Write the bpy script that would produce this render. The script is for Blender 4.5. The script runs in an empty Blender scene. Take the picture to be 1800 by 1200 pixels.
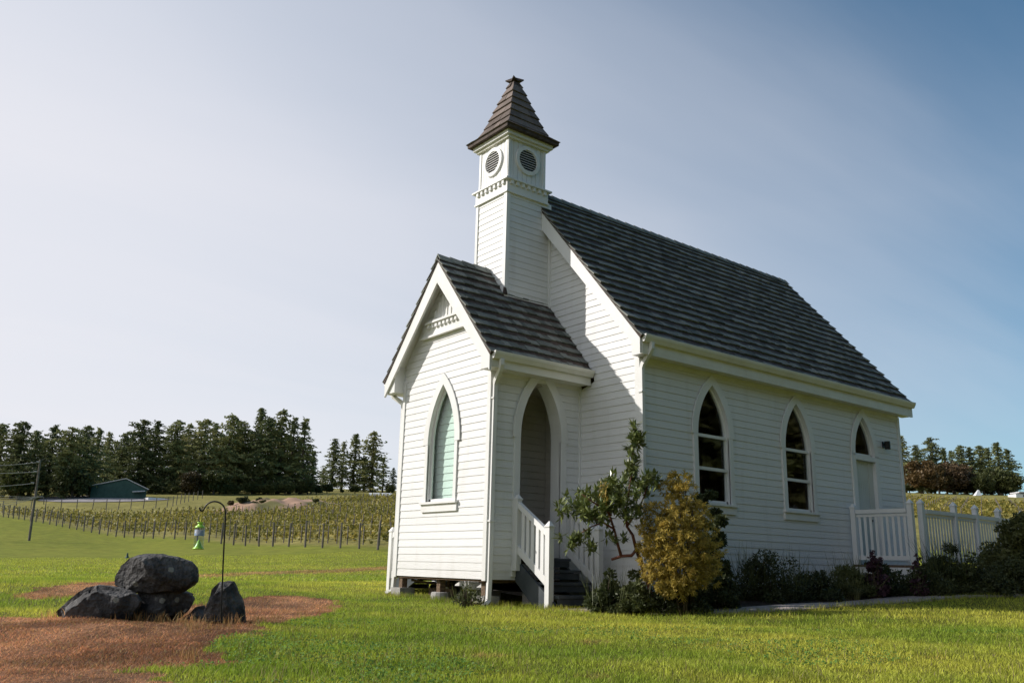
import bpy, bmesh, math, random
import numpy as np
from mathutils import Matrix, Vector
random.seed(7)
RNG = np.random.default_rng(11)
R = math.radians
scene = bpy.context.scene
COL = scene.collection

# ------------------------------------------------------------------ camera
CX, CY, CZ = -11.532, -14.0545, .2456
YAW, PITCH, ROLL, FPX = .90828, .25302, .0241, 1521.87
fw = Vector((math.cos(YAW)*math.cos(PITCH), math.sin(YAW)*math.cos(PITCH), math.sin(PITCH)))
r0 = Vector((math.sin(YAW), -math.cos(YAW), 0)); u0 = r0.cross(fw)
rt = r0*math.cos(ROLL)+u0*math.sin(ROLL); up = u0*math.cos(ROLL)-r0*math.sin(ROLL)
cam = bpy.data.cameras.new('camera'); cam_o = bpy.data.objects.new('camera', cam); COL.objects.link(cam_o)
cam_o.matrix_world = Matrix(((rt.x, up.x, -fw.x, CX), (rt.y, up.y, -fw.y, CY), (rt.z, up.z, -fw.z, CZ), (0, 0, 0, 1)))
cam.sensor_width = 36; cam.lens = FPX/1800*36; cam.clip_start = .1; cam.clip_end = 5000
scene.camera = cam_o

# ------------------------------------------------------------------ sky, sun, exposure
SUN = Vector((-1, .917, .865)).normalized()
VEIL = (9.0, 8.95, 9.5, 1)
SUN_EL = math.asin(SUN.z); SUN_ROT = math.atan2(SUN.x, SUN.y)
world = bpy.data.worlds.new('World'); scene.world = world; world.use_nodes = True
wn = world.node_tree.nodes; wl = world.node_tree.links; wn.clear()
out = wn.new('ShaderNodeOutputWorld'); bg = wn.new('ShaderNodeBackground'); sky = wn.new('ShaderNodeTexSky')
sky.sky_type = 'NISHITA'; sky.sun_disc = False; sky.sun_elevation = SUN_EL; sky.sun_rotation = SUN_ROT
sky.air_density = 1.0; sky.dust_density = .5; sky.ozone_density = 1.2; sky.altitude = 0
# thin high veil of cirrus: scatters forward, so it is brightest towards the sun and low over the horizon
def wm(op, a, b=None, c=None, clamp=False):
    nd = wn.new('ShaderNodeMath'); nd.operation = op; nd.use_clamp = clamp
    for i_, v_ in enumerate((a, b, c)):
        if v_ is None: continue
        if isinstance(v_, (int, float)): nd.inputs[i_].default_value = v_
        else: wl.new(v_, nd.inputs[i_])
    return nd.outputs[0]
def wramp(v_, a, b, lo, hi):
    nd = wn.new('ShaderNodeMapRange'); nd.interpolation_type = 'SMOOTHSTEP'; wl.new(v_, nd.inputs['Value'])
    for k_, q_ in zip(('From Min', 'From Max', 'To Min', 'To Max'), (a, b, lo, hi)): nd.inputs[k_].default_value = q_
    return nd.outputs[0]
tc = wn.new('ShaderNodeTexCoord'); sp = wn.new('ShaderNodeSeparateXYZ'); wl.new(tc.outputs['Generated'], sp.inputs[0])
dt = wn.new('ShaderNodeVectorMath'); dt.operation = 'DOT_PRODUCT'; wl.new(tc.outputs['Generated'], dt.inputs[0]); dt.inputs[1].default_value = tuple(SUN)
zz = wm('MAXIMUM', wm('ADD', sp.outputs['Z'], .12), .05); cb = wn.new('ShaderNodeCombineXYZ')
wl.new(wm('DIVIDE', sp.outputs['X'], zz), cb.inputs[0]); wl.new(wm('DIVIDE', sp.outputs['Y'], zz), cb.inputs[1])
mp = wn.new('ShaderNodeMapping'); mp.inputs['Rotation'].default_value = (0, 0, R(35)); mp.inputs['Scale'].default_value = (.22, .75, 1); wl.new(cb.outputs[0], mp.inputs[0])
nz = wn.new('ShaderNodeTexNoise'); nz.inputs['Scale'].default_value = 1.1; nz.inputs['Detail'].default_value = 6; nz.inputs['Roughness'].default_value = .5; nz.inputs['Distortion'].default_value = .6
wl.new(mp.outputs[0], nz.inputs['Vector'])
streak = wramp(nz.outputs['Fac'], .3, .75, .80, 1.15)
score = wm('ADD', wm('SUBTRACT', dt.outputs['Value'], wm('MULTIPLY', wm('MAXIMUM', wm('SUBTRACT', sp.outputs['Z'], .38), 0), 1.6)), wm('MULTIPLY', wm('MAXIMUM', wm('SUBTRACT', .38, sp.outputs['Z']), 0), .8))
score = wm('ADD', score, wm('MULTIPLY', wm('SUBTRACT', streak, .97), .55))
fr_ = wn.new('ShaderNodeValToRGB'); cr_ = fr_.color_ramp; cr_.interpolation = 'B_SPLINE'; wl.new(wm('MULTIPLY_ADD', score, .5, .5), fr_.inputs[0])
cr_.elements[0].position = .30; cr_.elements[0].color = (0, 0, 0, 1); cr_.elements[1].position = .88; cr_.elements[1].color = (1, 1, 1, 1)
for p_, v_ in ((.40, .14), (.47, .36), (.545, .50), (.68, .79)): e_ = cr_.elements.new(p_); e_.color = (v_, v_, v_, 1)
tn = wn.new('ShaderNodeMix'); tn.data_type = 'RGBA'; tn.blend_type = 'MULTIPLY'; tn.inputs['Factor'].default_value = 1; tn.inputs['B'].default_value = (.44, 1.02, 1.2, 1); wl.new(sky.outputs[0], tn.inputs['A'])
cm = wn.new('ShaderNodeMix'); cm.data_type = 'RGBA'; cm.inputs['B'].default_value = VEIL
wl.new(fr_.outputs[0], cm.inputs['Factor']); wl.new(tn.outputs['Result'], cm.inputs['A'])
wl.new(cm.outputs['Result'], bg.inputs[0]); bg.inputs[1].default_value = .09; wl.new(bg.outputs[0], out.inputs[0])
sun = bpy.data.lights.new('sun', 'SUN'); sun.energy = 4.55; sun.angle = R(.53); sun.color = (1, .94, .88)
sun_o = bpy.data.objects.new('sun', sun); COL.objects.link(sun_o); sun_o.rotation_euler = SUN.to_track_quat('Z', 'Y').to_euler(); sun_o.location = (-30, 30, 40)
vs = scene.view_settings; vs.view_transform = 'Standard'; vs.look = 'None'; vs.exposure = .06; vs.gamma = 1; vs.use_curve_mapping = False

# ------------------------------------------------------------------ helpers
class MB:
    def __init__(s): s.v = []; s.f = []
    def poly(s, pts):
        n = len(s.v); s.v += [tuple(p) for p in pts]; s.f.append(tuple(range(n, n+len(pts)))); return s
    def hexa(s, a, b):            # two quads (bottom loop, top loop)
        n = len(s.v); s.v += [tuple(p) for p in a]+[tuple(p) for p in b]; m = len(a)
        s.f.append(tuple(range(n+m-1, n-1, -1))); s.f.append(tuple(range(n+m, n+2*m)))
        for i in range(m):
            j = (i+1) % m; s.f.append((n+i, n+j, n+m+j, n+m+i))
        return s
    def box(s, x0, x1, y0, y1, z0, z1):
        return s.hexa([(x0, y0, z0), (x1, y0, z0), (x1, y1, z0), (x0, y1, z0)], [(x0, y0, z1), (x1, y0, z1), (x1, y1, z1), (x0, y1, z1)])
    def prism(s, pts, vec):
        return s.hexa(pts, [(p[0]+vec[0], p[1]+vec[1], p[2]+vec[2]) for p in pts])
    def tube(s, pts, rad, n=8, phase=0., cap=True):
        pts = [Vector(p) for p in pts]; m = len(pts)
        rads = rad if isinstance(rad, (list, tuple)) else [rad]*m
        base = len(s.v); ref = None
        for i, p in enumerate(pts):
            t = (pts[min(i+1, m-1)]-pts[max(i-1, 0)]).normalized()
            if ref is None: ref = Vector((1, 0, 0)) if abs(t.x) < .8 else Vector((0, 1, 0))
            a = (ref-t*ref.dot(t)).normalized(); ref = a; b = t.cross(a)
            for k in range(n):
                q = 2*math.pi*k/n+phase; s.v.append(tuple(p+(a*math.cos(q)+b*math.sin(q))*rads[i]))
        for i in range(m-1):
            for k in range(n):
                j = (k+1) % n; o = base+i*n; s.f.append((o+k, o+j, o+n+j, o+n+k))
        if cap:
            s.f.append(tuple(base+k for k in range(n-1, -1, -1))); s.f.append(tuple(base+(m-1)*n+k for k in range(n)))
        return s
    def lathe(s, c, prof, n=16):
        base = len(s.v); m = len(prof)
        for (r_, z_) in prof:
            for k in range(n):
                q = 2*math.pi*k/n; s.v.append((c[0]+r_*math.cos(q), c[1]+r_*math.sin(q), c[2]+z_))
        for i in range(m-1):
            for k in range(n):
                j = (k+1) % n; o = base+i*n; s.f.append((o+k, o+j, o+n+j, o+n+k))
        s.f.append(tuple(base+k for k in range(n-1, -1, -1))); s.f.append(tuple(base+(m-1)*n+k for k in range(n)))
        return s

def link(o, parent=None):
    COL.objects.link(o)
    if parent is not None:
        o.parent = parent
        if parent.type == 'EMPTY': o.matrix_parent_inverse = Matrix.Translation(-parent.location)
    return o
def add(name, mb, mat, parent=None, smooth=False, kind=None, label=None, cat=None, group=None):
    me = bpy.data.meshes.new(name); me.from_pydata(mb.v, [], mb.f); me.materials.append(mat)
    if smooth:
        bm = bmesh.new(); bm.from_mesh(me); bmesh.ops.recalc_face_normals(bm, faces=bm.faces); bm.to_mesh(me); bm.free()
        me.polygons.foreach_set('use_smooth', [True]*len(me.polygons))
    o = link(bpy.data.objects.new(name, me), parent); tag(o, label, cat, group, kind); return o
def tag(o, label=None, cat=None, group=None, kind=None):
    if label: o['label'] = label
    if cat: o['category'] = cat
    if group: o['group'] = group
    if kind: o['kind'] = kind
    return o
def thing(name, loc, label, cat, group=None):
    o = bpy.data.objects.new(name, None); o.empty_display_size = .2; o.location = loc; COL.objects.link(o); return tag(o, label, cat, group)
def npmesh(name, V, F, mat, parent=None, kind=None, colors=None, smooth=False):
    """V (n,3), F (m,k) quads or tris -> object"""
    me = bpy.data.meshes.new(name); V = np.asarray(V, np.float32); F = np.asarray(F, np.int32); m, k = F.shape
    me.vertices.add(len(V)); me.vertices.foreach_set('co', V.ravel()); me.loops.add(m*k); me.loops.foreach_set('vertex_index', F.ravel())
    me.polygons.add(m); me.polygons.foreach_set('loop_start', np.arange(0, m*k, k, dtype=np.int32))
    try: me.polygons.foreach_set('loop_total', np.full(m, k, np.int32))
    except Exception: pass
    me.polygons.foreach_set('use_smooth', np.full(m, smooth))
    if colors is not None:
        at = me.attributes.new('tint', 'FLOAT_COLOR', 'POINT'); c = np.ones((len(V), 4), np.float32); c[:, :3] = colors; at.data.foreach_set('color', c.ravel())
    me.update(calc_edges=True); me.validate()
    if mat: me.materials.append(mat)
    o = link(bpy.data.objects.new(name, me), parent); tag(o, kind=kind); return o
def at(px, py, s):                # a point seen at photo pixel (px,py), s metres ahead of the camera
    d = fw+rt*((px-900)/FPX)+up*((600-py)/FPX); k = s/(d.x*math.cos(YAW)+d.y*math.sin(YAW)); return Vector((CX, CY, CZ))+d*k

# ------------------------------------------------------------------ ground height
FH = (math.cos(YAW), math.sin(YAW)); RH = (math.sin(YAW), -math.cos(YAW))
LEFT = [(0, -.5), (25, -.42), (60, -.2), (96, 1.6), (137, 5.7), (180, 10.), (240, 17.), (420, 35.), (600, 38.), (3000, 38.)]
RIGHT = [(0, -.5), (22, -.12), (30, .1), (45, .6), (70, 2.6), (150, 11.6), (280, 26.), (420, 37.), (600, 39.), (3000, 39.)]
COLS = [(-.70, LEFT), (-.573, LEFT),
        (-.445, [(0, -.5), (25, -.42), (50, -.25), (80, .6), (112, 2.5), (160, 8.), (200, 13.), (240, 17.2), (420, 35.), (600, 38.), (3000, 38.)]),
        (-.318, [(0, -.5), (25, -.42), (45, -.12), (65, .55), (88, 1.6), (160, 9.), (240, 17.5), (420, 35.), (600, 38.), (3000, 38.)]),
        (-.134, [(0, -.5), (25, -.38), (45, .05), (65, 1.07), (130, 7.5), (200, 14.4), (300, 23.5), (420, 34.), (600, 38.), (3000, 38.)]),
        (.2, [(0, -.5), (25, -.2), (45, .3), (65, 1.4), (150, 9.8), (280, 24.), (420, 35.), (600, 38.), (3000, 38.)]),
        (.445, RIGHT), (.70, RIGHT)]
def sm(t): t = np.clip(t, 0, 1); return t*t*(3-2*t)
BM_ = (-9.3, -4.7)
def ground(x, y):
    x = np.asarray(x, float); y = np.asarray(y, float); sh = x.shape; x = x.ravel(); y = y.ravel()
    dx, dy = x-CX, y-CY; s = dx*FH[0]+dy*FH[1]; l = dx*RH[0]+dy*RH[1]; r = np.hypot(s, l)
    th = np.clip(np.arctan2(l, s), -math.atan(.7), math.atan(.7)); t = np.tan(th); s2 = r*np.cos(th); w = .08*s2+1
    Z = []
    for tau, pr in COLS:
        xp = [p[0] for p in pr]; zp = [p[1] for p in pr]
        Z.append((np.interp(s2-w, xp, zp)+2*np.interp(s2, xp, zp)+np.interp(s2+w, xp, zp))/4)
    Z = np.array(Z); taus = np.array([c[0] for c in COLS])
    i = np.clip(np.searchsorted(taus, t)-1, 0, len(taus)-2); k = sm((t-taus[i])/(taus[i+1]-taus[i])); ii = np.arange(len(x))
    zf = Z[i, ii]*(1-k)+Z[i+1, ii]*k
    zn = -.45+.042*np.clip(x+1.5, 0, 14)+.03*np.clip(x-7, 0, 7)*sm((y+9)/3)-.09*np.clip(-6.1-y, 0, 3)*sm((x-.5)/4)+.03*np.clip(y+1., 0, 6)+.014*np.sin(x*.9+1.3)*np.sin(y*.8)+.009*np.sin(x*2.1+y*1.7)
    k = sm((r-18)/16); z = zn*(1-k)+zf*k
    u = ((x-BM_[0])*RH[0]+(y-BM_[1])*RH[1])/1.7; v = ((x-BM_[0])*FH[0]+(y-BM_[1])*FH[1])/1.2
    z += .09*np.exp(-(u*u+v*v)*1.2)+.022*np.exp(-(u*u+v*v)*.25)*(np.sin(x*3.1+y*1.3)*np.sin(y*2.7-x)+.6*np.sin(x*6.3)*np.sin(y*5.1+x*2))
    return z.reshape(sh)
def gz(x, y): return float(ground(np.array([x]), np.array([y]))[0])
def inpoly(x, y, P):
    c = np.zeros(x.shape, bool); n = len(P); j = n-1
    for i in range(n):
        xi, yi = P[i]; xj, yj = P[j]; c ^= ((yi > y) != (yj > y)) & (x < (xj-xi)*(y-yi)/(yj-yi+1e-12)+xi); j = i
    return c
def vnoise(x, y, f, seed=0):       # cheap smooth value noise 0..1
    x = x*f+seed*17.3; y = y*f-seed*9.1; xi = np.floor(x); yi = np.floor(y); u = x-xi; v = y-yi; u = u*u*(3-2*u); v = v*v*(3-2*v)
    def h(a, b): q = np.sin(a*127.1+b*311.7+seed*3.7)*43758.5453; return q-np.floor(q)
    return (h(xi, yi)*(1-u)+h(xi+1, yi)*u)*(1-v)+(h(xi, yi+1)*(1-u)+h(xi+1, yi+1)*u)*v
DRY_A = [(-10.09, -2.82), (-9.45, -2.91), (-9.14, -2.65), (-8.1, -1.98), (-6.93, -.65), (-5.6, .75), (-4.31, 1.52), (-3.92, .7), (-4.79, -1.21), (-6.39, -3.36), (-7.72, -5.22), (-8.92, -7.3), (-9.4, -7.85), (-9.93, -8.79), (-10.6, -9.9), (-12.5, -8.5), (-12.2, -4)]
DRY_B = [(-9.06, 1.), (-8.39, 3.09), (-7.46, 4.51), (-6.07, 6.94), (-6.29, 4.63), (-7.32, 2.06), (-8.29, 1.), (-8.88, .33)]
DRY_C = [(-.82, 17.47), (2.94, 21.12), (7.15, 21.81), (11.74, 25.14), (9., 20.51), (5.04, 17.73), (1.31, 17.13), (-1.94, 14.17)]
def dryness(x, y):
    wx = x+(vnoise(x, y, 1.1, 3)-.5)*.5+(vnoise(x, y, 4, 5)-.5)*.35; wy = y+(vnoise(x, y, 1.1, 4)-.5)*.5+(vnoise(x, y, 4, 6)-.5)*.35
    d = np.where(inpoly(wx, wy, DRY_A), 1., 0.); d = np.maximum(d, np.where(inpoly(wx, wy, DRY_B), .9, 0.)); d = np.maximum(d, np.where(inpoly(wx, wy, DRY_C), .55, 0.))
    far = np.hypot(x-5, y-88)
    d = np.maximum(d, np.where(np.hypot((x+7)/7, (y-84)/3) < 1, .7, 0))
    spot = sm((vnoise(x, y, 1.7, 8)-.80)/.12)*.35*(np.hypot(x+5.6, y+9.6) < 2.2)
    return np.clip(np.maximum(d, spot), 0, 1)

# ------------------------------------------------------------------ materials
def newmat(name):
    m = bpy.data.materials.new(name); m.use_nodes = True; nt = m.node_tree; return m, nt.nodes, nt.links, nt.nodes['Principled BSDF']
def rgba(c): return (c[0], c[1], c[2], 1)
def noise_mat(name, c1, c2, scale=4, rough=.7, bump=0, bscale=None, detail=6, spec=.3, stretch=(1, 1, 1), lo=.35, hi=.65, island=0, metallic=0, coord='Object'):
    m, n, l, b = newmat(name); t = n.new('ShaderNodeTexCoord'); mp = n.new('ShaderNodeMapping'); mp.inputs['Scale'].default_value = stretch; l.new(t.outputs[coord], mp.inputs[0])
    nz = n.new('ShaderNodeTexNoise'); nz.inputs['Scale'].default_value = scale; nz.inputs['Detail'].default_value = detail; l.new(mp.outputs[0], nz.inputs['Vector'])
    mr = n.new('ShaderNodeMapRange'); mr.inputs['From Min'].default_value = lo; mr.inputs['From Max'].default_value = hi; l.new(nz.outputs['Fac'], mr.inputs['Value'])
    fac = mr.outputs[0]
    if island:
        g = n.new('ShaderNodeNewGeometry'); oi = n.new('ShaderNodeObjectInfo'); a = n.new('ShaderNodeMath'); a.operation = 'ADD'; l.new(g.outputs['Random Per Island'], a.inputs[0]); l.new(oi.outputs['Random'], a.inputs[1])
        fr = n.new('ShaderNodeMath'); fr.operation = 'FRACT'; l.new(a.outputs[0], fr.inputs[0])
        mm = n.new('ShaderNodeMix'); mm.inputs['Factor'].default_value = island; l.new(fac, mm.inputs['A']); l.new(fr.outputs[0], mm.inputs['B']); fac = mm.outputs['Result']
    mx = n.new('ShaderNodeMix'); mx.data_type = 'RGBA'; mx.inputs['A'].default_value = rgba(c1); mx.inputs['B'].default_value = rgba(c2); l.new(fac, mx.inputs['Factor']); l.new(mx.outputs['Result'], b.inputs['Base Color'])
    b.inputs['Roughness'].default_value = rough; b.inputs['Specular IOR Level'].default_value = spec; b.inputs['Metallic'].default_value = metallic
    if bump:
        nb = n.new('ShaderNodeTexNoise'); nb.inputs['Scale'].default_value = bscale or scale*4; nb.inputs['Detail'].default_value = 6; l.new(mp.outputs[0], nb.inputs['Vector'])
        bp = n.new('ShaderNodeBump'); bp.inputs['Strength'].default_value = bump; bp.inputs['Distance'].default_value = .02; l.new(nb.outputs['Fac'], bp.inputs['Height']); l.new(bp.outputs[0], b.inputs['Normal'])
    return m
def leaf_mat(name, c1, c2, rough=.55, trans=.3, spec=.3, patch=None):
    m, n, l, b = newmat(name); g = n.new('ShaderNodeNewGeometry'); oi = n.new('ShaderNodeObjectInfo')
    rp = n.new('ShaderNodeMix'); rp.data_type = 'RGBA'; rp.inputs['A'].default_value = rgba(c1); rp.inputs['B'].default_value = rgba(c2)
    fac = g.outputs['Random Per Island']
    if patch:                                     # larger patches of one tone through the crown
        t = n.new('ShaderNodeTexCoord'); nz = n.new('ShaderNodeTexNoise'); nz.inputs['Scale'].default_value = patch; nz.inputs['Detail'].default_value = 2; l.new(t.outputs['Object'], nz.inputs['Vector'])
        mr = n.new('ShaderNodeMapRange'); mr.inputs['From Min'].default_value = .35; mr.inputs['From Max'].default_value = .65; l.new(nz.outputs['Fac'], mr.inputs['Value'])
        mm = n.new('ShaderNodeMix'); mm.inputs['Factor'].default_value = .55; l.new(fac, mm.inputs['A']); l.new(mr.outputs[0], mm.inputs['B']); fac = mm.outputs['Result']
    l.new(fac, rp.inputs['Factor'])
    hs = n.new('ShaderNodeHueSaturation'); l.new(rp.outputs['Result'], hs.inputs['Color']); mv = n.new('ShaderNodeMapRange'); mv.inputs['To Min'].default_value = .65; mv.inputs['To Max'].default_value = 1.45; mh = n.new('ShaderNodeMapRange'); mh.inputs['To Min'].default_value = .515; mh.inputs['To Max'].default_value = .48; l.new(oi.outputs['Random'], mh.inputs['Value']); l.new(mh.outputs[0], hs.inputs['Hue']); l.new(oi.outputs['Random'], mv.inputs['Value']); l.new(mv.outputs[0], hs.inputs['Value'])
    l.new(hs.outputs[0], b.inputs['Base Color']); b.inputs['Roughness'].default_value = rough; b.inputs['Specular IOR Level'].default_value = spec
    tr = n.new('ShaderNodeBsdfTranslucent'); l.new(hs.outputs[0], tr.inputs[0]); ms = n.new('ShaderNodeMixShader'); ms.inputs[0].default_value = trans
    l.new(b.outputs[0], ms.inputs[1]); l.new(tr.outputs[0], ms.inputs[2]); l.new(ms.outputs[0], n['Material Output'].inputs[0]); return m
def tint_mat(name, trans=.42, rough=.6):
    m, n, l, b = newmat(name); a = n.new('ShaderNodeAttribute'); a.attribute_name = 'tint'; l.new(a.outputs['Color'], b.inputs['Base Color']); b.inputs['Roughness'].default_value = rough; b.inputs['Specular IOR Level'].default_value = .25
    tr = n.new('ShaderNodeBsdfTranslucent'); l.new(a.outputs['Color'], tr.inputs[0]); ms = n.new('ShaderNodeMixShader'); ms.inputs[0].default_value = trans
    l.new(b.outputs[0], ms.inputs[1]); l.new(tr.outputs[0], ms.inputs[2]); l.new(ms.outputs[0], n['Material Output'].inputs[0]); return m
def glass_mat(name, tint):
    m, n, l, b = newmat(name); n.remove(b); t = n.new('ShaderNodeBsdfTransparent'); t.inputs[0].default_value = rgba(tint); g = n.new('ShaderNodeBsdfGlossy'); g.inputs['Roughness'].default_value = .02
    f = n.new('ShaderNodeLayerWeight'); f.inputs[0].default_value = .5; pw_ = n.new('ShaderNodeMath'); pw_.operation = 'POWER'; pw_.inputs[1].default_value = 5; l.new(f.outputs['Facing'], pw_.inputs[0]); k = n.new('ShaderNodeMath'); k.operation = 'MULTIPLY_ADD'; k.inputs[1].default_value = .9; k.inputs[2].default_value = .045; k.use_clamp = True; l.new(pw_.outputs[0], k.inputs[0])
    ms = n.new('ShaderNodeMixShader'); l.new(k.outputs[0], ms.inputs[0]); l.new(t.outputs[0], ms.inputs[1]); l.new(g.outputs[0], ms.inputs[2]); l.new(ms.outputs[0], n['Material Output'].inputs[0]); return m
M = {}
M['white'] = noise_mat('white_paint', (.70, .70, .68), (.79, .79, .78), 1.3, .5, .12, 30, stretch=(1, 1, .6), lo=.3, hi=.6)
M['siding'] = noise_mat('siding_paint', (.70, .70, .69), (.78, .78, .775), .9, .5, .25, 18, stretch=(.25, .25, 3), lo=.25, hi=.6, island=.35)
def weather(m, amount=.5):
    n, l = m.node_tree.nodes, m.node_tree.links; b = n['Principled BSDF']; src = b.inputs['Base Color'].links[0].from_socket; g = n.new('ShaderNodeNewGeometry'); sx = n.new('ShaderNodeSeparateXYZ'); l.new(g.outputs['Position'], sx.inputs[0])
    nz = n.new('ShaderNodeTexNoise'); nz.inputs['Scale'].default_value = 1.; nz.inputs['Detail'].default_value = 7; mp = n.new('ShaderNodeMapping'); mp.inputs['Scale'].default_value = (5, 5, .7); l.new(g.outputs['Position'], mp.inputs[0]); l.new(mp.outputs[0], nz.inputs['Vector'])
    a = n.new('ShaderNodeMapRange'); a.inputs['From Min'].default_value = .55; a.inputs['From Max'].default_value = .75; a.inputs['To Max'].default_value = .22*amount; l.new(nz.outputs['Fac'], a.inputs['Value'])
    h = n.new('ShaderNodeMapRange'); h.inputs['From Min'].default_value = .55; h.inputs['From Max'].default_value = -.3; h.inputs['To Max'].default_value = .75*amount; l.new(sx.outputs['Z'], h.inputs['Value'])
    hm = n.new('ShaderNodeMath'); hm.operation = 'MULTIPLY'; l.new(h.outputs[0], hm.inputs[0]); l.new(nz.outputs['Fac'], hm.inputs[1]); sm_ = n.new('ShaderNodeMath'); sm_.use_clamp = True; l.new(hm.outputs[0], sm_.inputs[0]); l.new(a.outputs[0], sm_.inputs[1])
    mx = n.new('ShaderNodeMix'); mx.data_type = 'RGBA'; mx.inputs['B'].default_value = (.38, .35, .29, 1); l.new(sm_.outputs[0], mx.inputs['Factor']); l.new(src, mx.inputs['A']); l.new(mx.outputs['Result'], b.inputs['Base Color'])
weather(M['siding'], .7); weather(M['white'], .6)
M['cream'] = noise_mat('gutter_paint', (.70, .68, .60), (.78, .77, .70), 2.5, .4, .05, 20, spec=.45)
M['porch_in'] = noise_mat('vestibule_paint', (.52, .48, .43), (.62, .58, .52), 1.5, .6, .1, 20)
M['shingle'] = noise_mat('cedar_shake', (.075, .086, .078), (.305, .318, .285), 3, .85, .6, 60, stretch=(6, 1, 1), lo=.2, hi=.8, island=.72, spec=.2)
M['shingle_warm'] = noise_mat('spire_shake', (.10, .08, .07), (.26, .21, .185), 3, .85, .6, 60, stretch=(4, 4, 1), lo=.2, hi=.8, island=.7, spec=.2)
M['edge'] = noise_mat('shake_edge', (.05, .036, .03), (.10, .075, .065), 8, .8, .3)
M['stair'] = noise_mat('stair_paint', (.045, .055, .062), (.075, .085, .092), 3, .55, .2)
M['wood'] = noise_mat('rough_timber', (.10, .065, .042), (.21, .15, .10), 5, .85, .5, 30, stretch=(1, 8, 8))
M['concrete'] = noise_mat('concrete', (.26, .25, .235), (.40, .385, .365), 6, .9, .4, 40)
M['path'] = noise_mat('path_concrete', (.30, .245, .22), (.40, .34, .31), 1.6, .9, .3, 50)
M['soil'] = noise_mat('bed_soil', (.022, .016, .011), (.055, .040, .028), 5, .95, .8, 25)
M['black'] = noise_mat('black_metal', (.012, .012, .013), (.025, .024, .023), 12, .45, .1)
M['dark'] = noise_mat('vent_shade_dark', (.02, .018, .016), (.035, .032, .029), 6, .9)  # near-black standing in for the shade inside the vents; reused on the shed window
M['interior'] = noise_mat('interior_wood', (.20, .10, .06), (.34, .19, .115), 3, .6, .2, stretch=(6, 6, 1))
M['door'] = noise_mat('door_paint', (.55, .58, .54), (.64, .66, .62), 2, .5, .1)
M['glass'] = glass_mat('clear_glass', (.80, .84, .82)); M['mint'] = glass_mat('tinted_glass', (.84, .96, .91))
M['bark'] = noise_mat('fir_bark', (.035, .028, .022), (.085, .068, .052), 2, .9, .6, 8, stretch=(3, 3, .6))
M['redbark'] = noise_mat('red_bark', (.10, .035, .025), (.20, .075, .05), 10, .55, .2)
M['twig'] = noise_mat('twig_bark', (.06, .045, .03), (.12, .09, .06), 10, .8, .2)
M['fir'] = leaf_mat('fir_needles', (.085, .108, .047), (.225, .24, .098), trans=.3, patch=.35, rough=.7, spec=.15)
M['fir2'] = leaf_mat('cedar_needles', (.10, .12, .052), (.26, .262, .105), trans=.3, patch=.35, rough=.7, spec=.15)
M['russet'] = leaf_mat('russet_leaves', (.075, .045, .016), (.19, .125, .05), trans=.25, patch=.4)
M['brown'] = leaf_mat('dull_leaves', (.05, .038, .018), (.12, .085, .04), trans=.2, patch=.4)
M['olive'] = leaf_mat('olive_leaves', (.045, .058, .018), (.11, .12, .04), trans=.25, patch=.4)
M['vine'] = leaf_mat('vine_leaves', (.13, .13, .022), (.36, .31, .07), trans=.35)
M['rhodo'] = leaf_mat('glossy_leaves', (.07, .105, .03), (.19, .22, .075), rough=.32, trans=.15, spec=.5)
M['gold'] = leaf_mat('golden_leaves', (.20, .16, .03), (.74, .54, .13), trans=.4, patch=6)
M['bush'] = leaf_mat('dark_bush_leaves', (.024, .034, .014), (.07, .085, .03), trans=.2, patch=4)
M['bush2'] = leaf_mat('bed_plant_leaves', (.04, .055, .018), (.11, .125, .045), trans=.25, patch=4)
M['purple'] = leaf_mat('plum_leaves', (.03, .016, .022), (.085, .04, .055), trans=.2)
M['sunlit_leaf'] = leaf_mat('sunlit_leaf_yellow', (.38, .28, .06), (.55, .45, .14), trans=.3)  # sunlight on the evergreen shrub's leaves, put into the colour as yellow
M['reed'] = leaf_mat('straw_blades', (.12, .13, .05), (.28, .27, .12), trans=.3)
M['grass'] = tint_mat('grass_blades')
M['post'] = noise_mat('weathered_post', (.10, .085, .075), (.22, .19, .17), 3, .9, .3, stretch=(4, 4, .5))
M['wire'] = noise_mat('cable', (.22, .22, .22), (.34, .34, .33), 5, .6)
M['barn'] = noise_mat('barn_green', (.014, .055, .050), (.024, .075, .066), 1, .55, .1)
M['barnroof'] = noise_mat('barn_roof_metal', (.42, .42, .42), (.55, .55, .56), 1, .45)
M['gravel'] = noise_mat('gravel_yard', (.22, .20, .20), (.33, .30, .30), .5, .95)
M['tank'] = noise_mat('white_enamel', (.62, .63, .64), (.75, .75, .76), 2, .35)
M['lime'] = noise_mat('lime_plastic', (.36, .70, .05), (.46, .80, .10), 6, .35, spec=.5)
M['yellowcord'] = noise_mat('yellow_cord', (.65, .58, .08), (.75, .66, .12), 8, .7)
M['trapglass'] = glass_mat('trap_plastic', (.80, .86, .93)); M['liquid'] = noise_mat('trap_label', (.30, .42, .62), (.62, .68, .78), 30, .4, lo=.45, hi=.55)

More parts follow.
